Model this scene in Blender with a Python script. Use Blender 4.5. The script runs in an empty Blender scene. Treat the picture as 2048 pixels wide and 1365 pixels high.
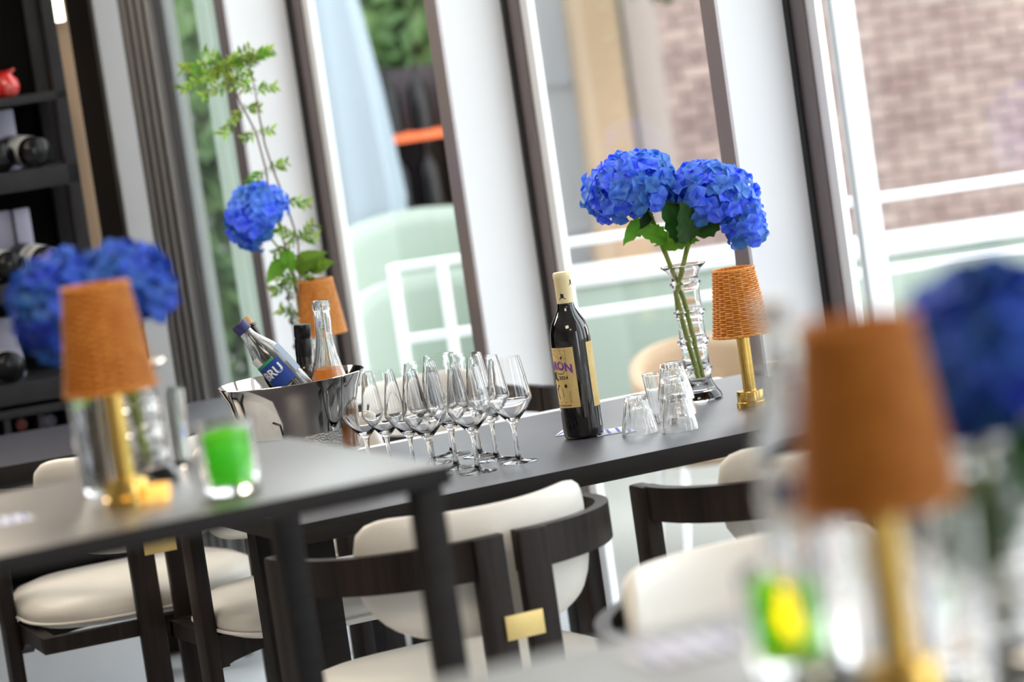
import bpy, bmesh, math, random
from mathutils import Vector, Matrix, Euler
random.seed(7)
D = bpy.data
S = bpy.context.scene
C = S.collection
PI = math.pi
R = math.radians

# ------------------------------------------------------------ camera, world, light, exposure
F = 6500.0
PITCH = math.atan(632 / F)
ROLL = R(8.25)
CAMZ = 1.54
cam_d = D.cameras.new('camera')
cam = D.objects.new('camera', cam_d)
C.objects.link(cam)
S.camera = cam
cam_d.sensor_width = 36.0
cam_d.lens = F / 2048 * 36.0
cam_d.clip_end = 300
CR = Matrix.Rotation(PI / 2 - PITCH, 3, 'X') @ Matrix.Rotation(-ROLL, 3, 'Z')
cam.matrix_world = Matrix.Translation((0, 0, CAMZ)) @ CR.to_4x4()
cam_d.dof.use_dof = True
cam_d.dof.focus_distance = 6.05
cam_d.dof.aperture_fstop = 3.1

w = D.worlds.new('sky')
S.world = w
w.use_nodes = True
bg = w.node_tree.nodes['Background']
bg.inputs[0].default_value = (0.93, 0.96, 1.0, 1)
bg.inputs[1].default_value = 4.0

def area(name, loc, target, size, power, color=(1, 1, 1), sy=None):
    l = D.lights.new(name, 'AREA')
    l.energy = power
    l.color = color
    l.size = size
    if sy:
        l.shape = 'RECTANGLE'
        l.size_y = sy
    o = D.objects.new(name, l)
    C.objects.link(o)
    o.location = loc
    o.rotation_euler = (Vector(target) - Vector(loc)).to_track_quat('-Z', 'Y').to_euler()
    return o
# warm area lights added under the ceiling to fill the dining room, fittings unseen
area('room_fill', (-0.6, 3.2, 2.95), (-0.6, 3.8, 0), 1.2, 42, (1, .86, .68))
area('room_fill', (-1.2, 6.3, 2.95), (-1.2, 6.3, 0), 1.0, 16, (1, .88, .72))
area('room_fill', (-2.2, 7.6, 2.9), (-0.8, 4.0, 1.0), 1.6, 110, (1, .88, .74))  # added to lay a warm sheen on the left foreground table
area('room_fill', (0.6, 1.6, 2.95), (0.4, 2.4, 0), 0.8, 10, (1, .86, .68))

S.cycles.transparent_max_bounces = 32
S.view_settings.view_transform = 'Standard'
S.view_settings.look = 'None'
S.view_settings.gamma = 1
S.view_settings.use_curve_mapping = False
S.view_settings.exposure = 0.4

def ray(x, y):
    return (CR @ Vector((x - 1024, -(y - 682.5), -F))).normalized()
def PZ(x, y, z):                      # point of the photo on the level plane z
    r = ray(x, y)
    t = (z - CAMZ) / r.z
    return Vector((r.x * t, r.y * t, z))
def PD(x, y, d):                      # point of the photo at distance d into the room
    r = ray(x, y)
    t = d / r.y
    return Vector((r.x * t, d, CAMZ + r.z * t))

# ------------------------------------------------------------ materials
def mat(name, col, rough=0.5, metal=0.0, trans=0.0, ior=1.45, spec=0.5, emit=None, estr=0, bump=0, bscale=60,
        col2=None, nscale=(8, 8, 8), nrough=.6, coat=0, objrand=0, transl=0, contrast=(.35, .65)):
    m = D.materials.new(name)
    m.use_nodes = True
    nt = m.node_tree
    N = nt.nodes
    L = nt.links
    b = N['Principled BSDF']
    b.inputs['Base Color'].default_value = (*col, 1)
    b.inputs['Roughness'].default_value = rough
    b.inputs['Metallic'].default_value = metal
    b.inputs['Transmission Weight'].default_value = trans
    b.inputs['IOR'].default_value = ior
    b.inputs['Specular IOR Level'].default_value = spec
    b.inputs['Coat Weight'].default_value = coat
    b.inputs['Coat Roughness'].default_value = .35 if coat == .7 else .08
    if emit:
        b.inputs['Emission Color'].default_value = (*emit, 1)
        b.inputs['Emission Strength'].default_value = estr
    csock = None
    if col2 or bump:
        tc = N.new('ShaderNodeTexCoord')
        mp = N.new('ShaderNodeMapping')
        mp.inputs['Scale'].default_value = nscale
        L.new(tc.outputs['Object'], mp.inputs[0])
        nz = N.new('ShaderNodeTexNoise')
        nz.inputs['Scale'].default_value = 1.0
        nz.inputs['Detail'].default_value = 5
        nz.inputs['Roughness'].default_value = nrough
        L.new(mp.outputs[0], nz.inputs['Vector'])
        if col2:
            r = N.new('ShaderNodeValToRGB')
            r.color_ramp.elements[0].position = contrast[0]
            r.color_ramp.elements[1].position = contrast[1]
            r.color_ramp.elements[0].color = (*col, 1)
            r.color_ramp.elements[1].color = (*col2, 1)
            L.new(nz.outputs['Fac'], r.inputs[0])
            csock = r.outputs[0]
        if bump:
            n2 = N.new('ShaderNodeTexNoise')
            n2.inputs['Scale'].default_value = bscale
            n2.inputs['Detail'].default_value = 3
            L.new(tc.outputs['Object'], n2.inputs['Vector'])
            bp = N.new('ShaderNodeBump')
            bp.inputs['Strength'].default_value = bump
            bp.inputs['Distance'].default_value = .002
            L.new(n2.outputs['Fac'], bp.inputs['Height'])
            L.new(bp.outputs[0], b.inputs['Normal'])
    if objrand:
        oi = N.new('ShaderNodeObjectInfo')
        hs = N.new('ShaderNodeHueSaturation')
        mr = N.new('ShaderNodeMapRange')
        mr.inputs['To Min'].default_value = 1 - objrand
        mr.inputs['To Max'].default_value = 1 + objrand
        L.new(oi.outputs['Random'], mr.inputs['Value'])
        L.new(mr.outputs[0], hs.inputs['Value'])
        mr2 = N.new('ShaderNodeMapRange')
        mr2.inputs['To Min'].default_value = .5 - objrand * .05
        mr2.inputs['To Max'].default_value = .5 + objrand * .05
        L.new(oi.outputs['Random'], mr2.inputs['Value'])
        L.new(mr2.outputs[0], hs.inputs['Hue'])
        if csock:
            L.new(csock, hs.inputs['Color'])
        else:
            hs.inputs['Color'].default_value = (*col, 1)
        csock = hs.outputs[0]
    if csock:
        L.new(csock, b.inputs['Base Color'])
    if transl:
        t = N.new('ShaderNodeBsdfTranslucent')
        if csock:
            L.new(csock, t.inputs[0])
        else:
            t.inputs[0].default_value = (*col, 1)
        mx = N.new('ShaderNodeMixShader')
        mx.inputs[0].default_value = transl
        L.new(b.outputs[0], mx.inputs[1])
        L.new(t.outputs[0], mx.inputs[2])
        L.new(mx.outputs[0], N['Material Output'].inputs[0])
    return m

def half_glass(name, k=.08):
    m = mat(name, (1, 1, 1), 0, trans=1, ior=1.45)
    N = m.node_tree.nodes
    L = m.node_tree.links
    t = N.new('ShaderNodeBsdfTransparent')
    t.inputs[0].default_value = (.98, .99, .985, 1)
    mx = N.new('ShaderNodeMixShader')
    mx.inputs[0].default_value = k
    L.new(N['Principled BSDF'].outputs[0], mx.inputs[1])
    L.new(t.outputs[0], mx.inputs[2])
    L.new(mx.outputs[0], N['Material Output'].inputs[0])
    return m

def pane_mat(name, tint=(1, 1, 1), ior=1.5, pw_=5, base=.04):
    m = D.materials.new(name)
    m.use_nodes = True
    N = m.node_tree.nodes
    L = m.node_tree.links
    N.remove(N['Principled BSDF'])
    t = N.new('ShaderNodeBsdfTransparent')
    t.inputs[0].default_value = (*tint, 1)
    g = N.new('ShaderNodeBsdfGlossy')
    g.inputs['Roughness'].default_value = 0.01
    lw = N.new('ShaderNodeLayerWeight')
    lw.inputs[0].default_value = .5
    pw = N.new('ShaderNodeMath')
    pw.operation = 'POWER'
    L.new(lw.outputs['Facing'], pw.inputs[0])
    pw.inputs[1].default_value = pw_
    fr = N.new('ShaderNodeMapRange')
    fr.inputs['To Min'].default_value = base
    L.new(pw.outputs[0], fr.inputs['Value'])
    mx = N.new('ShaderNodeMixShader')
    L.new(fr.outputs[0], mx.inputs[0])
    L.new(t.outputs[0], mx.inputs[1])
    L.new(g.outputs[0], mx.inputs[2])
    L.new(mx.outputs[0], N['Material Output'].inputs[0])
    return m

M = {}
M['wood_x'] = mat('dark_oak_table', (.038, .038, .052), .40, col2=(.055, .054, .070), nscale=(3, 60, 60), bump=.06, bscale=200, spec=1.0)
M['wood_edge'] = mat('dark_oak_edge', (.007, .006, .006), .5, col2=(.013, .011, .011), nscale=(3, 60, 60), spec=.22)
M['wood_chair'] = mat('dark_oak_chair', (.007, .005, .0045), .42, col2=(.024, .017, .015), nscale=(45, 45, 3), nrough=.7, spec=.22)
M['wood_fore'] = mat('dark_table_foreground', (.07, .063, .056), .36, col2=(.085, .077, .07), nscale=(3, 40, 40), spec=1.0, coat=.7)
M['leather'] = mat('ivory_leather', (.66, .635, .585), .42, col2=(.70, .675, .625), nscale=(5, 5, 5), bump=.12, bscale=300)
M['piping'] = mat('ivory_piping', (.78, .75, .69), .45)
M['brass'] = mat('brushed_brass', (.80, .55, .16), .22, metal=1, col2=(.70, .46, .12), nscale=(30, 30, 200))
M['brass_plate'] = mat('matt_brass_plate', (.72, .56, .24), .42, metal=.8, col2=(.66, .50, .2), nscale=(10, 10, 10))
M['wicker'] = mat('amber_cane', (.80, .32, .045), .35, col2=(1.0, .56, .17), nscale=(90, 90, 90), transl=.3)
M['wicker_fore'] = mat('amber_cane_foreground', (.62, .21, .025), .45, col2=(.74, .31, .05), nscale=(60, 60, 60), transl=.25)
M['bulb'] = mat('warm_bulb', (1, .85, .6), .5, emit=(1, .6, .25), estr=.25)
M['glass'] = mat('clear_glass', (1, 1, 1), 0, trans=1, ior=1.47)
M['thin_glass'] = mat('thin_clear_glass', (1, 1, 1), 0, trans=1, ior=1.4)
M['water'] = mat('water', (.98, 1, .98), 0, trans=1, ior=1.33)
M['pane'] = pane_mat('window_glass', (.97, .99, .985))
M['bottle'] = mat('black_bottle_glass', (.003, .003, .004), .03, spec=.6, coat=.5)
M['amber_glass'] = mat('brown_bottle_glass', (.012, .007, .002), .04, spec=.5, coat=.4)
M['bottle_far'] = mat('dark_bottle_glass', (.006, .006, .007), .15, spec=.35)
M['gold_liquid'] = mat('amber_liquid', (.98, .44, .04), .1, transl=.6)
M['label'] = mat('aged_paper_label', (.60, .44, .17), .55, col2=(.70, .53, .24), nscale=(40, 40, 40))
M['foil'] = mat('cream_capsule', (.78, .68, .40), .45, col2=(.82, .72, .46), nscale=(60, 60, 30))
M['ink'] = mat('black_ink', (.03, .025, .025), .6)
M['purple'] = mat('purple_ink', (.20, .06, .36), .55)
M['blacktex'] = mat('black_foil', (.005, .005, .006), .25, spec=.3)
M['blue_cap'] = mat('dark_blue_cap', (.028, .028, .13), .4)
M['blue_label'] = mat('blue_print', (.01, .05, .30), .45)
M['green_label'] = mat('green_print', (.02, .33, .12), .45)
M['white_label'] = mat('white_print', (.85, .87, .88), .5)
M['pale_label'] = mat('pale_blue_back_label', (.55, .66, .80), .5, transl=.4)
M['cork'] = mat('cork', (.62, .38, .19), .8, col2=(.50, .28, .13), nscale=(200, 200, 200))
M['steel'] = mat('polished_steel', (.62, .60, .57), .07, metal=1)
M['frost'] = mat('frosted_condensation', (.58, .56, .53), .3, metal=1, bump=1.0, bscale=260)
M['ice'] = mat('ice', (.96, .98, 1), .05, trans=1, ior=1.31)
M['blue'] = mat('hydrangea_blue', (.045, .17, .86), .5, objrand=.35, transl=.35, col2=(.13, .34, .97), nscale=(60, 60, 60))
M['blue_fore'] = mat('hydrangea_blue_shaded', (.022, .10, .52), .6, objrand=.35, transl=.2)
M['eye'] = mat('floret_centre', (.07, .12, .55), .6)
M['stem'] = mat('green_stem', (.17, .26, .03), .45, col2=(.30, .38, .07), nscale=(60, 60, 20))
M['twig'] = mat('brown_twig', (.16, .09, .06), .6)
M['leaf'] = mat('dark_leaf', (.02, .09, .015), .5, objrand=.3, col2=(.035, .13, .02), nscale=(60, 60, 60), transl=.25)
M['leaf_fresh'] = mat('fresh_leaf', (.16, .38, .03), .5, objrand=.35, transl=.45)
M['leaf_lime'] = mat('lime_leaf', (.42, .60, .10), .5, objrand=.35, transl=.5)
M['white_wall'] = mat('white_paint', (.73, .74, .765), .45, col2=(.75, .76, .785), nscale=(2, 2, 2), bump=.05)
M['white_frame'] = mat('white_frame', (.88, .89, .91), .35)
M['dark_gasket'] = mat('black_gasket', (.02, .02, .022), .4)
M['mullion'] = mat('brown_grey_mullion', (.16, .13, .13), .22, spec=.8)
M['nose'] = mat('satin_grey_metal', (.30, .27, .28), .22, metal=.3, spec=.8)
M['wall_dark'] = mat('taupe_wall', (.035, .029, .026), .8, col2=(.042, .034, .03), nscale=(3, 3, 3), spec=.1)
M['trim_wood'] = mat('beige_wood_strip', (.30, .20, .125), .5, col2=(.36, .25, .16), nscale=(40, 40, 2))
M['curtain'] = mat('column_shade_grey', (.30, .29, .285), .85)
M['green_drape'] = mat('pale_green_sheer', (.50, .57, .50), .8, transl=.4)
M['rack'] = mat('black_rack', (.018, .018, .021), .5, col2=(.024, .024, .028), nscale=(20, 20, 20), spec=.25)
M['black'] = mat('rack_backing', (.003, .003, .003), .7, spec=.1)
M['lavender'] = mat('lavender_card', (.52, .52, .68), .6)
M['red'] = mat('red_ceramic', (.62, .02, .02), .18, col2=(.75, .22, .2), nscale=(40, 40, 40), coat=.5, contrast=(.5, .68))
M['floor'] = mat('pale_stone', (.60, .62, .65), .3, col2=(.68, .70, .73), nscale=(2, 2, 2), nrough=.7)
M['warm_wall'] = mat('warm_interior_wall', (.50, .45, .40), .8)
M['grout'] = mat('grout', (.42, .43, .45), .8)
M['paving'] = mat('outdoor_paving', (.17, .165, .15), .9, col2=(.20, .195, .175), nscale=(.6, .6, .6))
M['ceiling'] = mat('ceiling_paint', (.62, .60, .57), .8)
M['green_wax'] = mat('glowing_green_wax', (.16, .95, .015), .35, transl=.55, emit=(.16, .95, .01), estr=.25)  # wax of the unlit candle, with a faint glow put into it
M['clear_mix'] = half_glass('clear_bottle_glass', .12)
M['green_cup'] = half_glass('green_cup_glass', .0)
for nd in M['green_cup'].node_tree.nodes:
    if nd.type == 'BSDF_TRANSPARENT': nd.inputs[0].default_value = (.72, .98, .22, 1)
    if nd.type == 'BSDF_PRINCIPLED':
        nd.inputs['Base Color'].default_value = (.18, .9, .03, 1); nd.inputs['Transmission Weight'].default_value = .2
    if nd.type == 'MIX_SHADER': nd.inputs[0].default_value = .55
M['flame'] = mat('flame', (1, .6, .05), .5, emit=(1, .30, .0), estr=11)
M['bowl_glass'] = half_glass('thin_bowl_glass', .0)
M['tumbler'] = half_glass('tumbler_glass')
M['napkin'] = mat('paper_white', (.74, .76, .86), .7)
M['napkin_blue'] = mat('paper_blue', (.05, .10, .45), .6)
M['brick'] = mat('pink_brown_brick', (.34, .23, .21), .85, objrand=.25, col2=(.43, .32, .285), nscale=(3, 3, 3))
M['brick_rest'] = mat('pink_brown_brick_mixed', (.29, .19, .175), .85, col2=(.47, .36, .32), nscale=(2.2, 2.2, 7))
M['mortar'] = mat('mortar', (.40, .34, .31), .9)
M['render'] = mat('grey_render', (.34, .34, .36), .85, col2=(.37, .37, .38), nscale=(1, 1, 1))
M['tan'] = mat('tan_render', (.34, .235, .15), .8, col2=(.40, .28, .18), nscale=(1, 1, 1))
M['orange'] = mat('reflected_shelf_orange', (.85, .16, .05), .5)
M['hedge'] = mat('hedge_leaves', (.03, .075, .02), .7, col2=(.12, .20, .06), nscale=(3, 3, 3))
M['pale_green'] = mat('pale_green_canvas', (.30, .36, .30), .8, col2=(.34, .39, .34), nscale=(2, 2, 2))
M['pale_blue'] = mat('pale_blue_canvas', (.27, .32, .36), .8)
M['trunk'] = mat('bark', (.07, .05, .04), .9, col2=(.11, .08, .06), nscale=(8, 8, 2))
M['far_dark'] = mat('reflected_rack_dark', (.05, .04, .045), .7)
M['lamp_white'] = mat('lit_opal_glass', (1, .95, .88), .5, emit=(1, .9, .78), estr=3.5)
M['pale_front'] = mat('pale_house_paint', (.22, .225, .21), .9)
M['honey'] = mat('honey_glow', (1, .78, .35), .1, trans=.6, emit=(1, .6, .15), estr=.3)

# ------------------------------------------------------------ mesh building
class MB:
    def __init__(self):
        self.v = []
        self.f = []
        self.mi = []
    def add(self, vs, fs, mi=0):
        k = len(self.v)
        self.v += [tuple(p) for p in vs]
        self.f += [tuple(k + i for i in q) for q in fs]
        self.mi += [mi] * len(fs)
        return self
    def box(self, a, b, mi=0, bev=0, rot=None, at=None):
        x0, y0, z0 = a
        x1, y1, z1 = b
        if bev:
            bm = bmesh.new()
            bmesh.ops.create_cube(bm, size=1)
            for v in bm.verts:
                v.co = Vector(((x0 + x1) / 2 + v.co.x * (x1 - x0), (y0 + y1) / 2 + v.co.y * (y1 - y0), (z0 + z1) / 2 + v.co.z * (z1 - z0)))
            bmesh.ops.bevel(bm, geom=bm.edges[:], offset=bev, segments=2, affect='EDGES', profile=.6)
            vs = [v.co.copy() for v in bm.verts]
            bm.verts.index_update()
            fs = [[v.index for v in f.verts] for f in bm.faces]
            bm.free()
        else:
            vs = [Vector(p) for p in ((x0, y0, z0), (x1, y0, z0), (x1, y1, z0), (x0, y1, z0), (x0, y0, z1), (x1, y0, z1), (x1, y1, z1), (x0, y1, z1))]
            fs = [(0, 3, 2, 1), (4, 5, 6, 7), (0, 1, 5, 4), (1, 2, 6, 5), (2, 3, 7, 6), (3, 0, 4, 7)]
        if rot is not None:
            vs = [rot @ v for v in vs]
        if at is not None:
            vs = [v + Vector(at) for v in vs]
        return self.add(vs, fs, mi)
    def lathe(self, prof, n=32, mi=0, flute=0, fn=12, frange=None, closed=False, a0=0, a1=2 * PI):
        full = abs(a1 - a0 - 2 * PI) < 1e-6
        m = n if full else n + 1
        vs = []
        for r, z in prof:
            for i in range(m):
                a = a0 + (a1 - a0) * i / n
                k = 1
                if flute and (frange is None or frange[0] <= z <= frange[1]):
                    k = 1 - flute * abs(math.sin(a * fn / 2)) ** 2
                vs.append((r * k * math.cos(a), r * k * math.sin(a), z))
        fs = []
        P = len(prof)
        for j in range(P if closed else P - 1):
            j2 = (j + 1) % P
            for i in range(n):
                i2 = (i + 1) % m
                fs.append((j * m + i, j * m + i2, j2 * m + i2, j2 * m + i))
        self.add(vs, fs, mi)
        if not closed and full:
            k = len(self.v) - P * m
            if prof[0][0] > 1e-5:
                self.f.append(tuple(k + i for i in reversed(range(m)))); self.mi.append(mi)
            if prof[-1][0] > 1e-5:
                self.f.append(tuple(k + (P - 1) * m + i for i in range(m))); self.mi.append(mi)
        return self
    def tube(self, pts, r, n=8, mi=0, cap=True, closed=False):
        pts = [Vector(p) for p in pts]
        rs = r if isinstance(r, (list, tuple)) else [r] * len(pts)
        L = len(pts)
        vs = []
        prev = None
        for i, p in enumerate(pts):
            if closed:
                t = pts[(i + 1) % L] - pts[i - 1]
            else:
                t = pts[min(i + 1, L - 1)] - pts[max(i - 1, 0)]
            t.normalize()
            if prev is None:
                up = Vector((0, 0, 1)) if abs(t.z) < .9 else Vector((1, 0, 0))
                u = t.cross(up).normalized()
            else:
                u = (prev - t * prev.dot(t)).normalized()
            prev = u
            q = t.cross(u)
            for k in range(n):
                a = 2 * PI * k / n
                vs.append(p + (u * math.cos(a) + q * math.sin(a)) * rs[i])
        fs = []
        for i in range(L if closed else L - 1):
            i2 = (i + 1) % L
            for k in range(n):
                k2 = (k + 1) % n
                fs.append((i * n + k, i * n + k2, i2 * n + k2, i2 * n + k))
        if cap and not closed:
            fs.append(tuple(reversed(range(n))))
            fs.append(tuple((L - 1) * n + k for k in range(n)))
        return self.add(vs, fs, mi)
    def grid(self, fn, nu, nv, mi=0, cu=False):
        vs = [fn(i / nu, j / nv) for j in range(nv + 1) for i in range(nu + 1)]
        w_ = nu + 1
        fs = [(j * w_ + i, j * w_ + i + 1, (j + 1) * w_ + i + 1, (j + 1) * w_ + i) for j in range(nv) for i in range(nu)]
        return self.add(vs, fs, mi)
    def prism(self, poly, z0, z1, mi=0):
        n = len(poly)
        vs = [(x, y, z0) for x, y in poly] + [(x, y, z1) for x, y in poly]
        fs = [tuple(reversed(range(n))), tuple(n + i for i in range(n))] + [(i, (i + 1) % n, n + (i + 1) % n, n + i) for i in range(n)]
        return self.add(vs, fs, mi)
    def mesh(self, name, mats, smooth=True, ang=35, fix=True):
        me = D.meshes.new(name)
        me.from_pydata([tuple(v) for v in self.v], [], self.f)
        for m in (mats if isinstance(mats, (list, tuple)) else [mats]):
            me.materials.append(m)
        if any(self.mi):
            me.polygons.foreach_set('material_index', self.mi)
        if fix:
            bm = bmesh.new()
            bm.from_mesh(me)
            bmesh.ops.remove_doubles(bm, verts=bm.verts, dist=1e-6)
            bmesh.ops.recalc_face_normals(bm, faces=bm.faces)
            bm.to_mesh(me)
            bm.free()
        if smooth:
            me.polygons.foreach_set('use_smooth', [True] * len(me.polygons))
            me.set_sharp_from_angle(angle=R(ang))
        me.update()
        return me
    def obj(self, name, mats, parent=None, loc=None, rot=None, smooth=True, ang=35, fix=True):
        return put(name, self.mesh(name, mats, smooth, ang, fix), parent, loc, rot)

def put(name, me, parent=None, loc=None, rot=None, scale=None):
    o = D.objects.new(name, me)
    C.objects.link(o)
    if parent is not None:
        o.parent = parent
    if loc is not None:
        o.location = loc
    if rot is not None:
        o.rotation_euler = rot
    if scale is not None:
        o.scale = (scale,) * 3 if isinstance(scale, (int, float)) else scale
    return o
def tag(o, label, cat, group=None, kind=None):
    o['label'] = label
    o['category'] = cat
    if group: o['group'] = group
    if kind: o['kind'] = kind
    return o
def thing(name, label, cat, loc=(0, 0, 0), rz=0, group=None, rot=None):
    o = D.objects.new(name, None)
    C.objects.link(o)
    o.empty_display_size = .05
    o.location = loc
    o.rotation_euler = rot if rot is not None else (0, 0, rz)
    return tag(o, label, cat, group)
KIDS = {}
def children(o):
    return [c for c in D.objects if c.parent == o]
def dup(root, loc, rz, label, group=None, rot=None):
    def cp(o, par):
        c = o.copy()
        C.objects.link(c)
        c.parent = par
        for ch in list(o.children):
            cp(ch, c)
        return c
    r = cp(root, None)
    r.location = loc
    r.rotation_euler = rot if rot is not None else (0, 0, rz)
    r['label'] = label
    if group: r['group'] = group
    return r
def struct(o, label=None):
    o['kind'] = 'structure'
    if label:
        o['label'] = label
        o['category'] = 'structure'
    return o

def text_mesh(s, size, depth=0.0, shear=0.0, mapf=None, bold=0.0):
    c = D.curves.new('txt', 'FONT')
    c.body = s
    c.size = size
    c.align_x = 'CENTER'
    c.align_y = 'CENTER'
    c.extrude = depth
    c.offset = bold
    c.shear = shear
    c.resolution_u = 3
    o = D.objects.new('txt', c)
    C.objects.link(o)
    dg = bpy.context.evaluated_depsgraph_get()
    me = D.meshes.new_from_object(o.evaluated_get(dg))
    D.objects.remove(o)
    D.curves.remove(c)
    if mapf:
        for v in me.vertices:
            v.co = mapf(v.co)
    return me

# ------------------------------------------------------------ directions
TA = R(23.5)                                  # long axis of the tables
tdir = Vector((math.cos(TA), math.sin(TA), 0))
tper = Vector((-math.sin(TA), math.cos(TA), 0))
wdir = Vector((-math.sin(R(36)), math.cos(R(36)), 0))    # window wall, running away to the left
wn = Vector((-math.cos(R(36)), -math.sin(R(36)), 0))     # its normal, into the room
WS = 1.08
W0 = Vector((.632, 6.3, 0)) * WS
WROT = math.atan2(wdir.y, wdir.x)             # local +X = wdir, local +Y = -(into room)... see below
def wallp(t, off=0, z=0):
    return W0 + wdir * t + wn * off + Vector((0, 0, z))
# local frame of the wall: X along wdir, Y = wn, Z up (mirrored handled by using explicit corner points)
def wbox(mb, t0, t1, o0, o1, z0, z1, mi=0):
    vs = [wallp(t, o, z) for z in (z0, z1) for (t, o) in ((t0, o0), (t1, o0), (t1, o1), (t0, o1))]
    fs = [(0, 3, 2, 1), (4, 5, 6, 7), (0, 1, 5, 4), (1, 2, 6, 5), (2, 3, 7, 6), (3, 0, 4, 7)]
    return mb.add(vs, fs, mi)

# ============================================================ ROOM
WT = [k * WS for k in (-6.4, -5.5, -4.6, -3.7, -2.8, -1.85, -.93, 0, .9, 1.74, 2.37)]      # positions of the mullions along the window wall
HT = 3.0
# floor: base slab plus pale tiles
pl = [wallp(-7.5), wallp(2.75), Vector((-1.5, 9.2, 0)), Vector((-6, 8.6, 0)), Vector((-6, -2, 0)), Vector((5, -2, 0))]
fl = MB().prism([(p.x, p.y) for p in pl], -.12, -.012).obj('floor', M['grout'], smooth=False)
struct(fl)
tm = MB().box((-.297, -.297, -.012), (.297, .297, 0), bev=.002).mesh('tile', M['floor'])
tr = Matrix.Rotation(TA, 3, 'Z')
cnt = 0
for i in range(-14, 9):
    for j in range(3, 16):
        p = tr @ Vector((i * .6, j * .6, 0))
        side = (p - W0).dot(wn)
        if side < .32 or p.y < 3.2 or p.y > 8.7 or abs(p.x) > 1.9:
            continue
        put('tile', tm, fl, p, (0, 0, TA))
        cnt += 1
big = MB()
big.prism([(p.x, p.y) for p in [wallp(-7.4, .03), wallp(2.85, .03), Vector((-1.5, 9.1, 0)), Vector((-5.9, 8.5, 0)), Vector((-5.9, -1.9, 0)), Vector((4.9, -1.9, 0))]], -.0119, -.003)
big.obj('floor_slab', M['floor'], fl, smooth=False)
cl = MB().prism([(p.x, p.y) for p in [wallp(-7.5), wallp(2.75), Vector((-1.5, 9.2, 0)), Vector((-6, 8.6, 0)), Vector((-6, -2, 0)), Vector((5, -2, 0))]], HT, HT + .1).obj('ceiling', M['ceiling'], smooth=False)
struct(cl)

bk_ = MB().box((-6, -2.15, 0), (5.6, -2, HT)).obj('wall_front', M['warm_wall'], smooth=False)
struct(bk_)
sd_ = MB().box((-6.15, -2.1, 0), (-6, 8.3, HT)).obj('wall_side', M['warm_wall'], smooth=False)
struct(sd_)
# window wall: mullions, fins and panes
for k in range(len(WT)):
    t = WT[k]
    fr = MB()
    wbox(fr, t - .012, t + .002, -.03, .03, 0, HT, 0)           # black gasket
    wbox(fr, t - .050, t - .012, -.006, .022, 0, HT, 1)          # brown grey mullion
    wbox(fr, t - .078, t - .050, -.006, .014, 0, HT, 2)           # white frame
    o = fr.obj('trim_%d' % (2 * k + 1), [M['dark_gasket'], M['mullion'], M['white_frame']], smooth=False)
    struct(o)
    fn = MB()
    wbox(fn, t + .002, t + .048, -.03, .205, 0, HT)
    f = fn.obj('trim_%d' % (2 * k + 2), M['white_wall'], smooth=False)
    struct(f)
    ns = MB()
    wbox(ns, t + .002, t + .048, .205, .213, 0, HT)
    ns.obj('nosing', M['nose'], f, smooth=False)
for k in range(len(WT) - 1):
    t0, t1 = WT[k] + .048, WT[k + 1] - .078
    e = MB()
    wbox(e, t0, t1, -.03, .03, 0, .09)
    wbox(e, t0, t1, -.03, .03, HT - .12, HT)
    wbox(e, t0, t0 + .03, -.03, .03, .09, HT - .12)
    wo = e.obj('window_%d' % (k + 1), M['white_frame'], smooth=False)
    struct(wo)
    g = MB()
    wbox(g, t0 + .03, t1, -.003, .003, .09, HT - .12)
    g.obj('pane', M['pane'], wo, smooth=False)

# back wall on the left, column and a pleated sheet for its shaded side
BA = R(15)
bdir = Vector((math.cos(BA), math.sin(BA), 0))
bper = Vector((-math.sin(BA), math.cos(BA), 0))
def bbox(mb, org, x0, x1, y0, y1, z0, z1, mi=0):
    vs = [org + bdir * x + bper * y + Vector((0, 0, z)) for z in (z0, z1) for (x, y) in ((x0, y0), (x1, y0), (x1, y1), (x0, y1))]
    fs = [(0, 3, 2, 1), (4, 5, 6, 7), (0, 1, 5, 4), (1, 2, 6, 5), (2, 3, 7, 6), (3, 0, 4, 7)]
    return mb.add(vs, fs, mi)
bw0 = PD(182, 0, 8.62); bw0.z = 0
bw = MB()
bbox(bw, bw0, -4.5, 0, .0, .15, 0, HT)
struct(bw.obj('wall_left', M['wall_dark'], smooth=False))
c0 = PD(184, 0, 8.55); c0.z = 0
c1 = PD(236, 0, 8.55); c1.z = 0
cw = MB()
bbox(cw, c0, 0, (c1 - c0).length + .02, 0, .25, 0, HT)
struct(cw.obj('wall_back', M['white_wall'], smooth=False))
q0 = PD(233, 0, 8.38); q1 = PD(303, 0, 8.30)
cu = MB()
def shade_side(u, v):
    a = q0.lerp(q1, u)
    return Vector((a.x, a.y + .018 * math.sin(u * 2 * PI * 4.5), 0.02 + v * (HT - .04)))
cu.grid(shade_side, 60, 1)
co = cu.obj('curtain', M['curtain'])  # stands for the column's dark side, its shade put into the grey
tag(co, 'grey pleated floor-length sheet standing in for the shaded side of the column beside the leftmost window', 'curtain')
mo = co.modifiers.new('t', 'SOLIDIFY'); mo.thickness = .004

# ============================================================ OUTSIDE
gr = MB().box((-30, -10, -.2), (40, 60, -.13)).obj('ground', M['paving'], smooth=False)
struct(gr)

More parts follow.
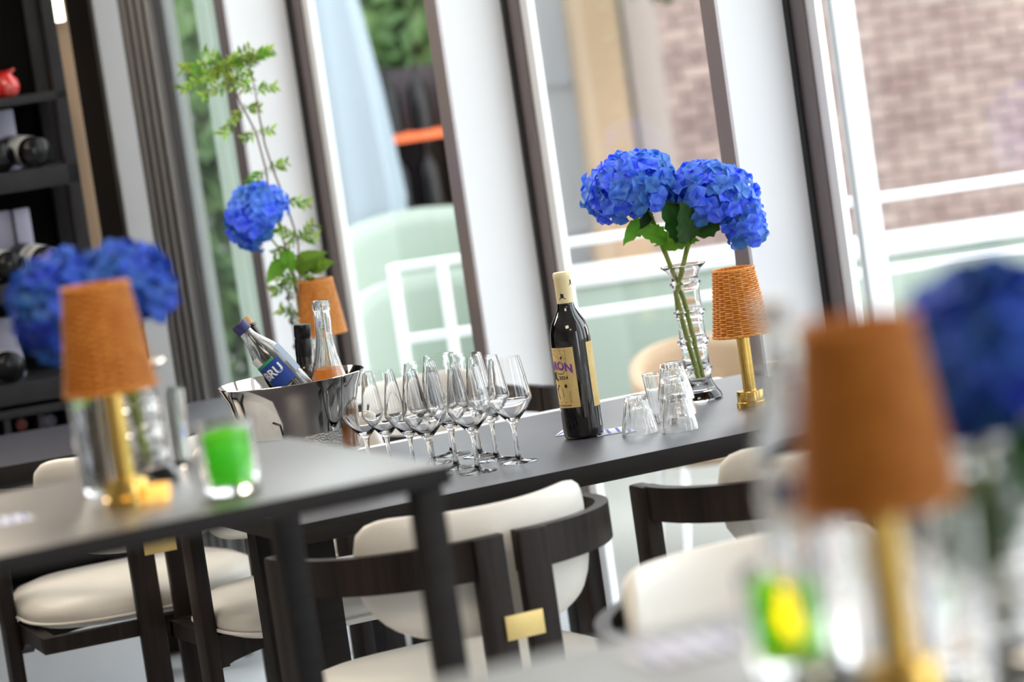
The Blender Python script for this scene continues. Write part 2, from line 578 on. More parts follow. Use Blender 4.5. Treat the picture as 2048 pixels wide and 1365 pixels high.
# brick wall far behind
BW = Vector((0.9, 19.5, 0)); BD = Vector((math.cos(R(-14)), math.sin(R(-14)), 0)); BR = R(-14)
bwt = D.objects.new('brick_wall', None); C.objects.link(bwt)
bwt.location = BW; bwt.rotation_euler = (0, 0, BR)
tag(bwt, 'pinkish brown brick wall of the house across the street', 'wall')
MB().box((0, .02, -.13), (9, .4, 4.2)).obj('mortar_bed', M['mortar'], bwt, smooth=False)
bmesh_brick = MB().box((-.103, -.02, -.032), (.103, .06, .032), bev=.004).mesh('brick', M['brick'])
rest = MB()
rows = 52
n_b = 0
for r_ in range(rows):
    z = -.08 + r_ * .078
    off = .11 * (r_ % 2)
    for c_ in range(41):
        x = .11 + off + c_ * .22
        if x > 8.9: continue
        dy = random.uniform(-.006, .006)
        near = (2.2 < x < 4.3 and .1 < z < 1.8) or (0.1 < x < 1.5 and .35 < z < 1.8)
        if near and n_b < 296:
            put('brick', bmesh_brick, bwt, (x, dy, z)); n_b += 1
        else:
            rest.box((x - .103, dy - .02, z - .032), (x + .103, dy + .05, z + .032))
ro = rest.obj('brick_courses', M['brick_rest'], bwt, smooth=False, fix=False)
ro['kind'] = 'stuff'

def simple(name, label, cat, a, b, m, rz=0, loc=None, bev=0.01):
    o = MB().box(a, b, bev=bev).obj(name, M[m], None, loc, (0, 0, rz))
    return tag(o, label, cat)
# grey rendered house front with a door-like tan panel beside the brick
p = PD(1110, 200, 17.5)
h = thing('house_front', 'grey rendered house front left of the brick wall', 'building', (p.x, 17.5, -.13), R(6))
MB().box((-.62, 0, 0), (.42, .6, 4.2), bev=.01).obj('wall', M['render'], h)
MB().box((.42, -.05, 0), (.60, .5, 4.2), bev=.01).obj('downpipe', M['mortar'], h)
for i in range(3):
    MB().box((-.62, -.02, .5 + i * .8), (.42, 0, .53 + i * .8)).obj('ledge', M['render'], h, smooth=False)
p = PD(1205, 150, 17.0)
h = thing('rendered_pier', 'tan rendered pier between the grey house and the brick wall', 'pier', (p.x, 17, -.13), R(4))
MB().box((-.12, 0, 0), (.12, .4, 4.0), bev=.01).obj('shaft', M['tan'], h)
MB().box((-.15, -.03, 0), (.15, .43, .5), bev=.01).obj('plinth', M['trim_wood'], h)

p = PD(720, 100, 21)
h = thing('house_front', 'pale house front far behind the second window', 'building', (p.x - .3, 21, -.13), R(-4))
MB().box((-3.2, 0, 0), (1.6, .5, 4.2), bev=.01).obj('wall', M['pale_front'], h)
for k in range(4):
    MB().box((-2.8 + k * 1.1, -.03, .7), (-2.2 + k * 1.1, .02, 1.5)).obj('window', M['pale_blue'], h, smooth=False)
# trees and shrubs outside
def leafy(name, label, cat, loc, rad, height, m, n, trunk_h=0, size=.12, group=None):
    t = thing(name, label, cat, loc, 0, group)
    mb = MB()
    for _ in range(n):
        while True:
            q = Vector((random.uniform(-1, 1), random.uniform(-1, 1), random.uniform(-1, 1)))
            if q.length < 1: break
        c = Vector((q.x * rad, q.y * rad, trunk_h + height * (.5 + .5 * q.z)))
        a = Euler((random.uniform(0, PI), random.uniform(0, PI), random.uniform(0, 2 * PI))).to_matrix()
        s = size * random.uniform(.6, 1.2)
        mb.add([c + a @ Vector(p_) for p_ in ((-s, 0, 0), (0, -s * .5, s * .1), (s, 0, 0), (0, s * .5, s * .1))], [(0, 1, 2, 3)])
    f = mb.obj('foliage', M[m], t, smooth=False, fix=False)
    f['kind'] = 'stuff'
    mb = MB()
    mb.tube([(0, 0, 0), (.02, .01, trunk_h + height * .35), (-.02, .02, trunk_h + height * .8)], [.06 + .02 * rad, .05, .02], 10)
    for k in range(5):
        a = k * 1.3
        mb.tube([(0, 0, trunk_h + height * .2), (rad * .5 * math.cos(a), rad * .5 * math.sin(a), trunk_h + height * (.4 + .08 * k))], [.03, .01], 6)
    mb.obj('trunk', M['trunk'], t)
    return t
p = PD(835, 150, 15)
leafy('tree', 'tall green tree seen through the second window from the left', 'tree', (p.x, 15, -.13), .42, 2.6, 'hedge', 2600, .9)
p = PD(600, 60, 17)
leafy('tree', 'pale tree crown at the top left of the second window', 'tree', (p.x, 17, -.13), .45, 2.2, 'leaf_lime', 900, 1.1)
p = PD(440, 110, 13)
leafy('shrub', 'green shrub seen beside the pale green drape in the leftmost window', 'shrub', (p.x, 13, -.13), .28, 2.2, 'hedge', 900, .1, .09)
p = PD(1330, 10, 18.2)
leafy('shrub', 'dark shrub above the tan pier at the top of the third window', 'shrub', (p.x - .1, 16.3, 1.55), .3, .8, 'hedge', 500, .0, .08)

# pale parasol and cafe furniture outside
p = PD(690, 300, 12)
t = thing('parasol', 'pale blue closed parasol standing outside the second window', 'parasol', (p.x, 12, -.13))
MB().lathe([(.02, 0), (.02, 2.6)], 12).obj('pole', M['white_frame'], t)
MB().lathe([(.16, .75), (.20, 1.1), (.17, 1.5), (.12, 1.9), (.03, 2.3)], 24, flute=.25, fn=8).obj('canopy', M['pale_blue'], t)
MB().lathe([(.2, 0), (.2, .05), (.05, .07)], 24).obj('base', M['render'], t)

def cafe_chair(label, loc, rz, m, s=1.0):
    t = thing('terrace_chair', label, 'chair', loc, rz, None)
    mb = MB()
    def shell(u, v):
        a = PI * (u - .5) * 1.15
        return Vector((.30 * math.sin(a), -.26 * math.cos(a) * (1 + .1 * v), .42 + .42 * v * (1 - .35 * (2 * abs(u - .5)) ** 2)))
    mb.grid(shell, 20, 8)
    o = mb.obj('backrest', M[m], t); mo = o.modifiers.new('t', 'SOLIDIFY'); mo.thickness = .05
    MB().lathe([(.0, .40), (.27, .40), (.29, .43), (.27, .47), (0, .48)], 28).obj('seat', M[m], t)
    for sx in (-1, 1):
        for sy in (-1, 1):
            MB().tube([(sx * .18, sy * .18, .42), (sx * .24, sy * .24, 0)], [.016, .011], 8).obj('leg', M['white_frame'], t)
    t.scale = (s, s, s)
    return t
for (x, y, d, m, lab, s) in (
        (870, 560, 11.5, 'pale_green', 'pale green rounded terrace chair outside the second window', 1.25),
        (900, 700, 10.0, 'pale_green', 'pale green terrace chair just behind the white railing', 1.1),
        (1415, 730, 9.6, 'tan', 'cream rounded terrace chair outside the third window', .78)):
    p = PD(x, y, d)
    cafe_chair(lab, (p.x, d, -.13), R(190), m, s)
for (x, d, m, lab) in ((1230, 13.6, 'pale_green', 'pale green planter box behind the railing in the third window'), (1980, 13, 'pale_green', 'long pale green planter box in front of the brick wall')):
    p = PD(x, 450, d)
    t = thing('planter_box', lab, 'planter', (p.x, d, -.13), R(-3))
    hw = .85 if x > 1500 else .6
    MB().box((-hw, -.2, 0), (hw, .2, .55), bev=.015).obj('trough', M['pale_green'], t)
    MB().box((-hw - .02, -.22, .55), (hw + .02, .22, .60), bev=.01).obj('rim', M['white_frame'], t)
# dark shelf stand outdoors, built in place of the wine rack's reflection
p = PD(850, 300, 12.8)
t = thing('rack_reflection', 'dark stand with an orange shelf, stand-in for the wine rack reflected in the second window', 'stand', (p.x, 12.8, -.13), R(8))
for sx in (-.2, .2):
    MB().box((sx - .025, -.15, 0), (sx + .025, .15, 1.55), bev=.004).obj('side_panel', M['far_dark'], t)
MB().box((-.2, .13, 0), (.2, .15, 1.55)).obj('back_panel', M['far_dark'], t, smooth=False)
for z, m in ((.35, 'far_dark'), (.62, 'orange'), (.97, 'far_dark'), (1.27, 'orange')):
    MB().box((-.2, -.17, z), (.2, .15, z + .03)).obj('shelf', M[m], t, smooth=False)
dark_b = MB().lathe([(0, 0), (.045, 0), (.045, .16), (.016, .21), (.016, .27), (0, .27)], 12).mesh('flask', M['bottle_far'])
for z, gname in ((1.30, 'the upper orange shelf'), (.65, 'the lower orange shelf'), (1.0, 'the middle shelf')):
    for i in range(3):
        o = put('flask', dark_b, None, Vector((p.x, 12.8, -.13)) + Matrix.Rotation(R(8), 3, 'Z') @ Vector((-.12 + .12 * i, -.05, z)))
        tag(o, 'dark flask on %s of the stand-in for the wine rack reflection' % gname, 'bottle', 'dark flasks on ' + gname)

# white railing outside
def seg_tube(a, b, r, n=8):
    return MB().tube([a, b], r, n)
t = thing('terrace_railing', 'white metal terrace railing with thin rails outside the windows', 'railing', (0, 8.9, -.13))
zo = .13
def rx(x, y): return PD(x, y, 8.9).x
xl, xr = rx(785, 540), 1.9
for z in (.92, .72):
    MB().box((xl, -.012, z + zo - .013), (xr, .012, z + zo + .013), bev=.003).obj('rail', M['white_frame'], t)
for xx in (xl, rx(888, 560), rx(966, 560), rx(1515, 560), 1.6):
    MB().box((xx - .016, -.014, 0), (xx + .016, .014, .93 + zo), bev=.003).obj('post', M['white_frame'], t)
p = PD(1722, 300, 8.2)
t = thing('awning_post', 'tall white square post outside the rightmost window', 'post', (p.x, 8.2, -.13))
MB().box((-.028, -.028, 0), (.028, .028, 3.2), bev=.004).obj('shaft', M['white_frame'], t)
MB().box((-.036, -.02, 0), (-.029, .03, 3.2)).obj('gasket', M['render'], t, smooth=False)
MB().box((-.07, -.07, 0), (.07, .07, .03), bev=.004).obj('foot_plate', M['white_frame'], t)

# pale green drape on the left window (inside the pane)
a0_, a1_ = wallp(1.78 * WS, -.08), wallp(2.30 * WS, -.08)
mb = MB()
def drp(u, v):
    q = a1_.lerp(a0_, u * .62)
    return Vector((q.x, q.y, 0)) + wn * (.02 * math.sin(u * 2 * PI * 5)) + Vector((0, 0, .03 + v * 2.9))
mb.grid(drp, 60, 1)
o = mb.obj('drape', M['green_drape'])
tag(o, 'pale green sheer drape hanging behind the glass of the leftmost window', 'curtain')

# ============================================================ TABLES
def slab_table(label, front_left, length, depth, ztop, rz, legs, top_m, edge_m, thick=.035, apron=.06, leg=.045, name='dining_table', yi=.004):
    t = thing(name, label, 'table', (front_left.x, front_left.y, 0), rz)
    tp = MB().box((0, 0, ztop - thick), (length, depth, ztop), bev=.002)
    to = tp.obj('tabletop', [M[top_m], M[edge_m]], t)
    for pg in to.data.polygons:
        if pg.normal.z < .3: pg.material_index = 1
    i = .07
    for (a, b) in (((i, i), (length - i, i + .02)), ((i, depth - i - .02), (length - i, depth - i)), ((i, i + .02), (i + .02, depth - i - .02)), ((length - i - .02, i + .02), (length - i, depth - i - .02))):
        MB().box((a[0], a[1], ztop - thick - apron), (b[0], b[1], ztop - thick), bev=.002).obj('apron', M[edge_m], t)
    for x in legs:
        for y in (yi, depth - leg - yi):
            MB().box((x, y, 0), (x + leg, y + leg, ztop - thick), bev=.002).obj('leg', M[edge_m], t)
    return t
# main table
mfl = PZ(590, 1052, .75)
MT = slab_table('long dark oak dining table carrying the wine glasses and the wine bottle', mfl, 1.30, .80, .75, TA, (.10, 1.19), 'wood_x', 'wood_edge', thick=.036, apron=.012, leg=.05, yi=.235)
# narrow white ledge behind it
lo = MB().box((.30, .802, .718), (1.28, .875, .744), bev=.003).obj('edge_ledge', M['white_frame'], MT)
lo['label'] = 'narrow white ledge along the far edge'
# rear table on the left
rfa = PZ(0, 935, .75); rfb = PZ(400, 865, .75)
RA = math.atan2((rfb - rfa).y, (rfb - rfa).x)
rd = Vector((math.cos(RA), math.sin(RA), 0)); rp = Vector((-math.sin(RA), math.cos(RA), 0))
rr = PZ(220, 834, .75)
RDEP = (rr - rfa).dot(rp)
rfl = rfa - rd * 1.0
RLEN = (PZ(720, 806, .75) - rfl).dot(rd)
slab_table('dark oak dining table at the back left in front of the wine rack', rfl, RLEN, RDEP, .75, RA, (.02, RLEN - .08), 'wood_x', 'wood_edge', thick=.036, apron=.012, leg=.05)
# left foreground table
flc = PZ(899, 929, 1.035)
fll = flc - tdir * 1.5
slab_table('tall dark table in the left foreground carrying a wicker lamp and green candle', fll, 1.5, .56, 1.035, TA, (.02, 1.455), 'wood_fore', 'wood_edge', thick=.024, apron=.010, leg=.034, name='bar_table')
# right foreground table
frl = PZ(1050, 1318, 1.04)
slab_table('tall dark table in the right foreground carrying the large blurred lamp', frl - tdir * .22 - tper * .62, 1.6, .62, 1.04, TA, (.02, 1.55), 'wood_fore', 'wood_edge', thick=.024, apron=.010, leg=.034, name='bar_table')


# ============================================================ CHAIRS
def chair(label, loc, rz, group=None):
    t = thing('dining_chair', label, 'chair', loc, rz, group)
    # seat cushion
    def sup(a, rx_, ry_, n=3.2):
        c, s = math.cos(a), math.sin(a)
        return (rx_ * abs(c) ** (2 / n) * (1 if c >= 0 else -1), ry_ * abs(s) ** (2 / n) * (1 if s >= 0 else -1))
    mb = MB()
    rings = [(.55, .435), (.90, .437), (.97, .447), (1.0, .462), (.985, .478), (.93, .492), (.80, .503), (.5, .510), (.2, .513)]
    N_ = 40
    vs = []
    for k, z in rings:
        for i in range(N_):
            x, y = sup(2 * PI * i / N_, .262 * k, .245 * k)
            vs.append((x, y + .02, z))
    fs = [(j * N_ + i, j * N_ + (i + 1) % N_, (j + 1) * N_ + (i + 1) % N_, (j + 1) * N_ + i) for j in range(len(rings) - 1) for i in range(N_)]
    fs += [tuple(reversed(range(N_))), tuple((len(rings) - 1) * N_ + i for i in range(N_))]
    mb.add(vs, fs)
    seat = mb.obj('seat', M['leather'], t, ang=60)
    pts = []
    for i in range(N_):
        x, y = sup(2 * PI * i / N_, .2625, .2455)
        pts.append((x, y + .02, .452))
    MB().tube(pts, .0035, 6, closed=True).obj('piping', M['piping'], seat)
    # curved backrest cushion: closed surface around the plan arc
    def arc(a, rr_):
        return Vector(((.255 + rr_) * math.sin(a), .0 - (.235 + rr_) * math.cos(a), 0))
    A1 = R(63)
    prof = []
    NP = 18
    mb = MB()
    NU = 28
    vs = []
    for i in range(NU + 1):
        u = -1 + 2 * i / NU
        a = A1 * u
        e = max(0.0, 1 - abs(u) ** 5) ** .5
        zt = .700 + (.085) * (max(0, 1 - abs(u) ** 9)) ** .5 + .008 * u * u
        zb = .700 - .125 * (max(0, 1 - abs(u) ** 3.2)) ** .6
        th = .021 * (.25 + .75 * e)
        zc = (zt + zb) / 2
        hz = max((zt - zb) / 2, .004)
        for j in range(NP):
            b = 2 * PI * j / NP
            cb, sb = math.cos(b), math.sin(b)
            rr_ = th * abs(cb) ** .7 * (1 if cb >= 0 else -1)
            zz = zc + hz * abs(sb) ** .5 * (1 if sb >= 0 else -1)
            lean = -.06 * (zz - .70)
            q = arc(a, rr_ - .024)
            vs.append((q.x, q.y + lean, zz))
    fs = [(i * NP + j, i * NP + (j + 1) % NP, (i + 1) * NP + (j + 1) % NP, (i + 1) * NP + j) for i in range(NU) for j in range(NP)]
    fs += [tuple(reversed(range(NP))), tuple(NU * NP + j for j in range(NP))]
    mb.add(vs, fs)
    mb.obj('backrest', M['leather'], t, ang=70)
    # two bent wooden half frames: plank up the middle of the back, band round to the arm
    for s in (-1, 1):
        mb = MB()
        NB = 22
        a_in = math.asin(.012 / .275)
        vs = []
        for i in range(NB + 1):
            a = a_in + (R(100) - a_in) * i / NB
            zt = .742 - .012 * (i / NB)
            zb = .675 - .002 * (i / NB)
            for (ro_, z) in ((.008, zb), (.030, zb), (.030, zt), (.008, zt)):
                q = arc(a, ro_)
                vs.append((s * q.x, q.y, z))
        fs = []
        for i in range(NB):
            for j in range(4):
                k0, k1 = i * 4 + j, i * 4 + (j + 1) % 4
                fs.append((k0, k1, k1 + 4, k0 + 4))
        fs += [(0, 1, 2, 3), (NB * 4, NB * 4 + 3, NB * 4 + 2, NB * 4 + 1)]
        mb.add(vs, fs)
        mb.obj('arm_band', M['wood_chair'], t, ang=30)
        x0, x1 = .012, .066
        mb = MB().box((min(s * x0, s * x1), -.268, 0), (max(s * x0, s * x1), -.242, .742), bev=.006)
        mb.obj('back_leg', M['wood_chair'], t)
        # front leg
        mb = MB().box((min(s * .262, s * .292), .015, 0), (max(s * .262, s * .292), .075, .731), bev=.006)
        mb.obj('front_leg', M['wood_chair'], t)
        # side rail with arched underside
        poly = []
        for k in range(13):
            yy = -.235 + k * (.27 / 12)
            poly.append((yy, .405 - .035 * max(0, (k - 7) / 5) ** 2))
        poly += [(.035, .438), (-.235, .438)]
        mb = MB()
        n = len(poly)
        X0, X1 = s * .235, s * .262
        vs = [(X0, y, z) for y, z in poly] + [(X1, y, z) for y, z in poly]
        mb.add(vs, [tuple(range(n)), tuple(reversed(range(n, 2 * n)))] + [(i, (i + 1) % n, n + (i + 1) % n, n + i) for i in range(n)])
        mb.obj('side_rail', M['wood_chair'], t, ang=30)
    for y in (-.240, .03):
        poly = [(-.262 + .524 * k / 16, (.370 + .038 * math.sin(PI * k / 16) ** .7) if y > 0 else .405) for k in range(17)] + [(.262, .438), (-.262, .438)]
        n = len(poly)
        vs = [(x, y, z) for x, z in poly] + [(x, y + .022, z) for x, z in poly]
        MB().add(vs, [tuple(range(n)), tuple(reversed(range(n, 2 * n)))] + [(i, (i + 1) % n, n + (i + 1) % n, n + i) for i in range(n)]).obj('cross_rail', M['wood_chair'], t, ang=30)
    MB().box((-.034, -.273, .572), (.034, -.2675, .612), bev=.001).obj('brass_plate', M['brass_plate'], t)
    return t
NC = Vector((0, -.26, 0))                 # where the back of the chair stands, seen from its centre
def from_back(pt, rz):
    o = Vector((pt[0], pt[1], 0)) - Matrix.Rotation(rz, 3, 'Z') @ NC
    return o
ch0 = chair('ivory leather dining chair in the middle, its whole back and brass plate facing us', from_back(PZ(1044, 1249, .592), TA + R(2)), TA + R(2), 'chairs at the long table')
def at_table(s_, gap):
    q = mfl + tdir * s_ + tper * gap
    return (q.x, q.y, 0)
dup(ch0, at_table(.83, -.27), TA - R(2), 'ivory leather dining chair right of the middle one, under the long table below the tumblers')
back = TA + PI
dup(ch0, at_table(.36, .90), back, 'ivory leather dining chair under the far side of the long table, left end')
dup(ch0, at_table(.84, 1.40), back + R(8), 'ivory leather dining chair standing off behind the row of wine glasses')
dup(ch0, from_back(PD(320, 1108, 6.6), RA + R(4)), RA + R(4), 'ivory leather chair at the back left table, brass plate under the tall table edge', 'chairs at the back left table')
dup(ch0, (-1.47, 6.55, 0), RA, 'ivory leather chair at the back left table, cut by the left edge', 'chairs at the back left table')
dup(ch0, (.335, 4.27, 0), back + R(2), 'ivory leather dining chair facing us just behind the tall right foreground table', 'chairs in the foreground')
dup(ch0, (-.70, 3.86, 0), back, 'ivory leather dining chair facing us at the bottom left corner', 'chairs in the foreground')

# ============================================================ WICKER LAMPS
def lamp(label, loc, wm='wicker', group=None):
    t = thing('table_lamp', label, 'lamp', loc, random.uniform(0, 1), group)
    MB().lathe([(0, 0), (.0285, 0), (.0285, .009), (.0262, .0105), (.0262, .029), (.0255, .0305), (0, .0305)], 40).obj('base', M['brass'], t)
    MB().lathe([(.0125, .030), (.0125, .200), (.004, .205), (0, .205)], 28).obj('stem', M['brass'], t)
    sh = D.objects.new('lamp_shade', None)
    z0, z1, r0, r1 = .140, .264, .0545, .0385
    mb = MB()
    NR, NS, ST = 31, 96, 22
    for i in range(NR):
        k = (i + .5) / NR
        r = r0 + (r1 - r0) * k
        z = z0 + (z1 - z0) * k
        ph = PI * (i % 2)
        pts = []
        for j in range(NS):
            a = 2 * PI * j / NS
            rr_ = r + .0019 * math.sin(a * ST / 2 + ph)
            pts.append((rr_ * math.cos(a), rr_ * math.sin(a), z + .0003 * math.sin(a * 7 + i)))
        mb.tube(pts, .0016, 5, closed=True)
    shade = mb.obj('lamp_shade', M[wm], t, ang=80, fix=False)
    mb = MB()
    for s_ in range(ST):
        a = 2 * PI * s_ / ST
        mb.tube([(r0 * math.cos(a), r0 * math.sin(a), z0), (r1 * math.cos(a), r1 * math.sin(a), z1)], .0012, 5)
    for (r, z) in ((r0 + .001, z0), (r1 + .001, z1 + .001)):
        for dph in (0, PI):
            pts = [((r + .0012 * math.sin(14 * 2 * PI * j / 84 + dph)) * math.cos(2 * PI * j / 84), (r + .0012 * math.sin(14 * 2 * PI * j / 84 + dph)) * math.sin(2 * PI * j / 84), z + .0012 * math.cos(14 * 2 * PI * j / 84 + dph)) for j in range(84)]
            mb.tube(pts, .0018, 5, closed=True)
    mb.obj('stakes', M[wm], shade, ang=80, fix=False)
    MB().lathe([(r0 - .0032, z0 + .002), (r1 - .0032, z1 - .001), (r1 - .0036, z1 - .001), (r0 - .0036, z0 + .002)], 48, closed=True).obj('liner', M[wm], shade)
    MB().lathe([(0, .205), (.012, .207), (.016, .220), (.012, .233), (0, .236)], 20).obj('bulb', M['bulb'], t)
    mb = MB()
    for k in range(3):
        a = k * 2 * PI / 3
        mb.tube([(0, 0, .203), (.044 * math.cos(a), .044 * math.sin(a), .203)], .0012, 6)
    mb.obj('shade_ring', M['brass'], t)
    return t
lp = lamp('small brass lamp with amber wicker shade, in focus right of the flower vase', PZ(1504, 812, .75))
rl = PZ(664, 786, .75)
dup(lp, rl, 1, 'small brass lamp with amber wicker shade behind the ice bucket bottles')
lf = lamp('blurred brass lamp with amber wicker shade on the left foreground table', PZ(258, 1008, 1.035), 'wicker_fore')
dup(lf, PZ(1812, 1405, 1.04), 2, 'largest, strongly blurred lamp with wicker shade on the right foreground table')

# ============================================================ VASES AND FLOWERS
VH = .27
def vase(label, loc, rz=0, water=False):
    t = thing('glass_vase', label, 'vase', loc, rz)
    o = [(0, 0), (.038, 0), (.043, .004), (.041, .012), (.034, .022), (.029, .032), (.0265, .040)]
    zs = [.06, .118, .176, .232]
    for z in zs:
        o += [(.0262, z - .014), (.0275, z - .006), (.0315, z - .002), (.0318, z + .002), (.0275, z + .006), (.0262, z + .012)]
    o += [(.0275, .250), (.034, .260), (.044, .268), (.0455, .2705), (.043, .2712)]
    inner = [(.032, .262), (.0245, .250), (.0238, .20), (.0238, .10), (.0238, .045), (.020, .036), (0, .034)]
    MB().lathe(o + inner, 44).obj('body', M['glass'], t, ang=50)
    return t
def floret_mesh(s=.017):
    mb = MB()
    for k in range(4):
        a = k * PI / 2
        ca, sa = math.cos(a), math.sin(a)
        def pt(u, v):
            l = .04 + u * .96
            wd = .60 * max(0, math.sin(PI * min(1, u * .96 + .04) ** .82)) ** .7 + .01
            x = l
            y = (v - .5) * 2 * wd
            z = .30 * l * l + .26 * abs(v - .5) * 2 * math.sin(PI * u) - .34 * l ** 4 + (.07 if k % 2 else 0)
            return Vector((s * (x * ca - y * sa), s * (x * sa + y * ca), s * z))
        mb.grid(pt, 5, 4)
    mb.lathe([(0, -.0006), (.0013, .0), (.0012, .0013), (0, .0018)], 6, mi=1)
    # little stalk
    mb.tube([(0, 0, -.014), (0, 0, 0)], .0006, 4, mi=1)
    return mb
FM = floret_mesh().mesh('floret', [M['blue'], M['eye']], ang=80, fix=False)
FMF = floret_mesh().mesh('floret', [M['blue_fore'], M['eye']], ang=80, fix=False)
def leaf_mesh(name, m, L=.07, W=.045, ser=.04, bend=.25, nu=12):
    mb = MB()
    def pt(u, v):
        s_ = (v - .5) * 2
        wd = W / 2 * (math.sin(PI * u ** .72) ** .9 if 0 < u < 1 else 0)
        if abs(s_) > .9:
            wd *= 1 + ser * (1 if int(u * nu) % 2 else -1)
        return Vector((s_ * wd, u * L, -bend * L * u * u + .28 * abs(s_) * wd + .003 * math.sin(u * 30) * abs(s_)))
    mb.grid(pt, 4 if 0 else 4, 1) if False else None
    vs = []
    NV, NUU = 6, nu
    for i in range(NUU + 1):
        for j in range(NV + 1):
            vs.append(pt(i / NUU, j / NV))
    fs = [(i * (NV + 1) + j, i * (NV + 1) + j + 1, (i + 1) * (NV + 1) + j + 1, (i + 1) * (NV + 1) + j) for i in range(NUU) for j in range(NV)]
    mb.add(vs, fs)
    mb.tube([(0, -.012, .001), (0, L * .5, -bend * L * .25 + .0005), (0, L * .95, -bend * L * .9)], [.0012, .0009, .0003], 5)
    return mb.mesh(name, M[m], ang=80, fix=False)
LBIG = leaf_mesh('leaf', 'leaf', .092, .066, .07)
LFRESH = leaf_mesh('leaf', 'leaf_fresh', .080, .052, .07)
LSM = leaf_mesh('leaf', 'leaf_lime', .019, .0085, 0, .15, 5)
LSG = leaf_mesh('leaf', 'leaf_fresh', .020, .0085, 0, .2, 5)
def orient(dirv, up=(0, 0, 1)):
    y = Vector(dirv).normalized()
    z = Vector(up)
    x = y.cross(z)
    if x.length < 1e-4: x = Vector((1, 0, 0))
    x.normalize()
    z = x.cross(y)
    return Matrix((x, y, z)).transposed().to_euler()
def hydrangea(label, base, stem_pts, centre, rad, flat=.78, n=105, fm=FM, tilt=None, leaves=(), group=None, ncore=30, stalk=.0052):
    base = Vector(base)
    t = thing('hydrangea', label, 'flower', base, 0, group)
    c = Vector(centre) - base
    pts = [Vector(p) - base for p in stem_pts] + [c - Vector((0, 0, rad * .25))]
    MB().tube(pts, [stalk] * (len(pts) - 1) + [stalk * .8], 10).obj('stem', M['stem'], t)
    mb = MB()
    for k in range(16):
        a = k * 2.4
        e = random.uniform(.1, .9)
        mb.tube([c - Vector((0, 0, rad * .3)), c + Vector((rad * .62 * math.cos(a) * math.cos(e), rad * .62 * math.sin(a) * math.cos(e), rad * .6 * math.sin(e) * flat))], [.0018, .0008], 5)
    mb.obj('branching', M['stem'], t)
    T = tilt if tilt is not None else Matrix.Identity(3)
    g = PI * (3 - 5 ** .5)
    zmin = -.62
    for i in range(n + ncore):
        core = i >= n
        m_ = ncore if core else n
        ii = i - n if core else i
        z = 1 - (1 - zmin) * (ii + .5) / m_
        r_ = math.sqrt(max(0, 1 - z * z))
        a = ii * g + (1.3 if core else 0)
        d_ = Vector((r_ * math.cos(a), r_ * math.sin(a), z)) + Vector([random.uniform(-.09, .09) for _ in range(3)])
        d_.normalize()
        k = (.74 if core else random.uniform(.90, 1.08))
        pos = c + T @ Vector((d_.x * rad * k, d_.y * rad * k, d_.z * rad * k * flat))
        nrm = (T @ Vector((d_.x, d_.y, d_.z / flat))).normalized()
        nrm = (nrm + Vector([random.uniform(-.42, .42) for _ in range(3)])).normalized()
        q = nrm.to_track_quat('Z', 'Y').to_matrix() @ Matrix.Rotation(random.uniform(0, PI), 3, 'Z')
        put('floret', fm, t, pos, q.to_euler(), random.uniform(1.08, 1.45) * (rad / .088) ** .5)
    for (p_, d_, me, s_) in leaves:
        put('leaf', me, t, Vector(p_) - base, orient(d_[0:3], d_[3:6] if len(d_) > 3 else (0, -.3, 1)), s_)
    return t

# focus vase
vb = PZ(1403, 800, .75)
v1 = vase('clear ringed glass vase in focus holding two blue hydrangeas', vb)
dv = vb.y
h1 = PD(1262, 380, dv + .02)
h2 = PD(1428, 398, dv)
h2b = PD(1468, 440, dv - .02)
sb = vb + Vector((.004, 0, .045))
lv = lambda x, y, dd=0: PD(x, y, dv + dd)
hydrangea('left of the two blue hydrangeas in the in-focus vase', vb + Vector((0, 0, .038)),
          [vb + Vector((.010, .004, .042)), lv(1368, 600, .006), lv(1330, 505), lv(1298, 425)], h1, .086, .80, 105,
          tilt=Matrix.Rotation(R(-10), 3, 'Y'), ncore=40,
          leaves=[(lv(1300, 440), (-.8, -.35, -.35, 0, -.6, .8), LFRESH, .9), (lv(1335, 480, -.01), (-.55, -.4, .35, 0, -.9, .5), LFRESH, .85),
                  (lv(1320, 490, -.01), (.9, -.3, .12, 0, -.8, .6), LFRESH, .95), (lv(1290, 410), (-.1, -.5, -.6, 1, -.6, .3), LBIG, .6)])
hydrangea('right of the two blue hydrangeas in the in-focus vase', vb + Vector((0, 0, .038)),
          [vb + Vector((.000, -.006, .044)), lv(1375, 680, -.008), lv(1352, 590, -.005), lv(1376, 490), lv(1395, 430)], h2, .083, .80, 105,
          tilt=Matrix.Rotation(R(28), 3, 'Y'), ncore=40,
          leaves=[(lv(1382, 478, -.02), (-.45, -.5, .9, .2, -1, .2), LBIG, 1.1), (lv(1388, 470, -.02), (.55, -.45, .75, 0, -1, .3), LBIG, 1.15),
                  (lv(1380, 480, -.03), (.0, -.75, .8, .3, -1, .3), LBIG, 1.0), (lv(1340, 410), (.3, -.5, .1, .3, -.7, .7), LBIG, .85)])
# extra drooping florets on the right head
hx = D.objects['hydrangea.001']
cc = h2b - hx.location
for i in range(46):
    z = 1 - 1.5 * (i + .5) / 46
    r_ = math.sqrt(1 - z * z)
    a = i * 2.4
    d_ = Vector((r_ * math.cos(a), r_ * math.sin(a), z))
    pos = cc + Vector((.022, 0, -.02)) + Vector((d_.x * .035, d_.y * .05, d_.z * .055))
    nrm = (d_ + Vector([random.uniform(-.35, .35) for _ in range(3)])).normalized()
    put('floret', FM, hx, pos, nrm.to_track_quat('Z', 'Y').to_euler(), random.uniform(.9, 1.2))

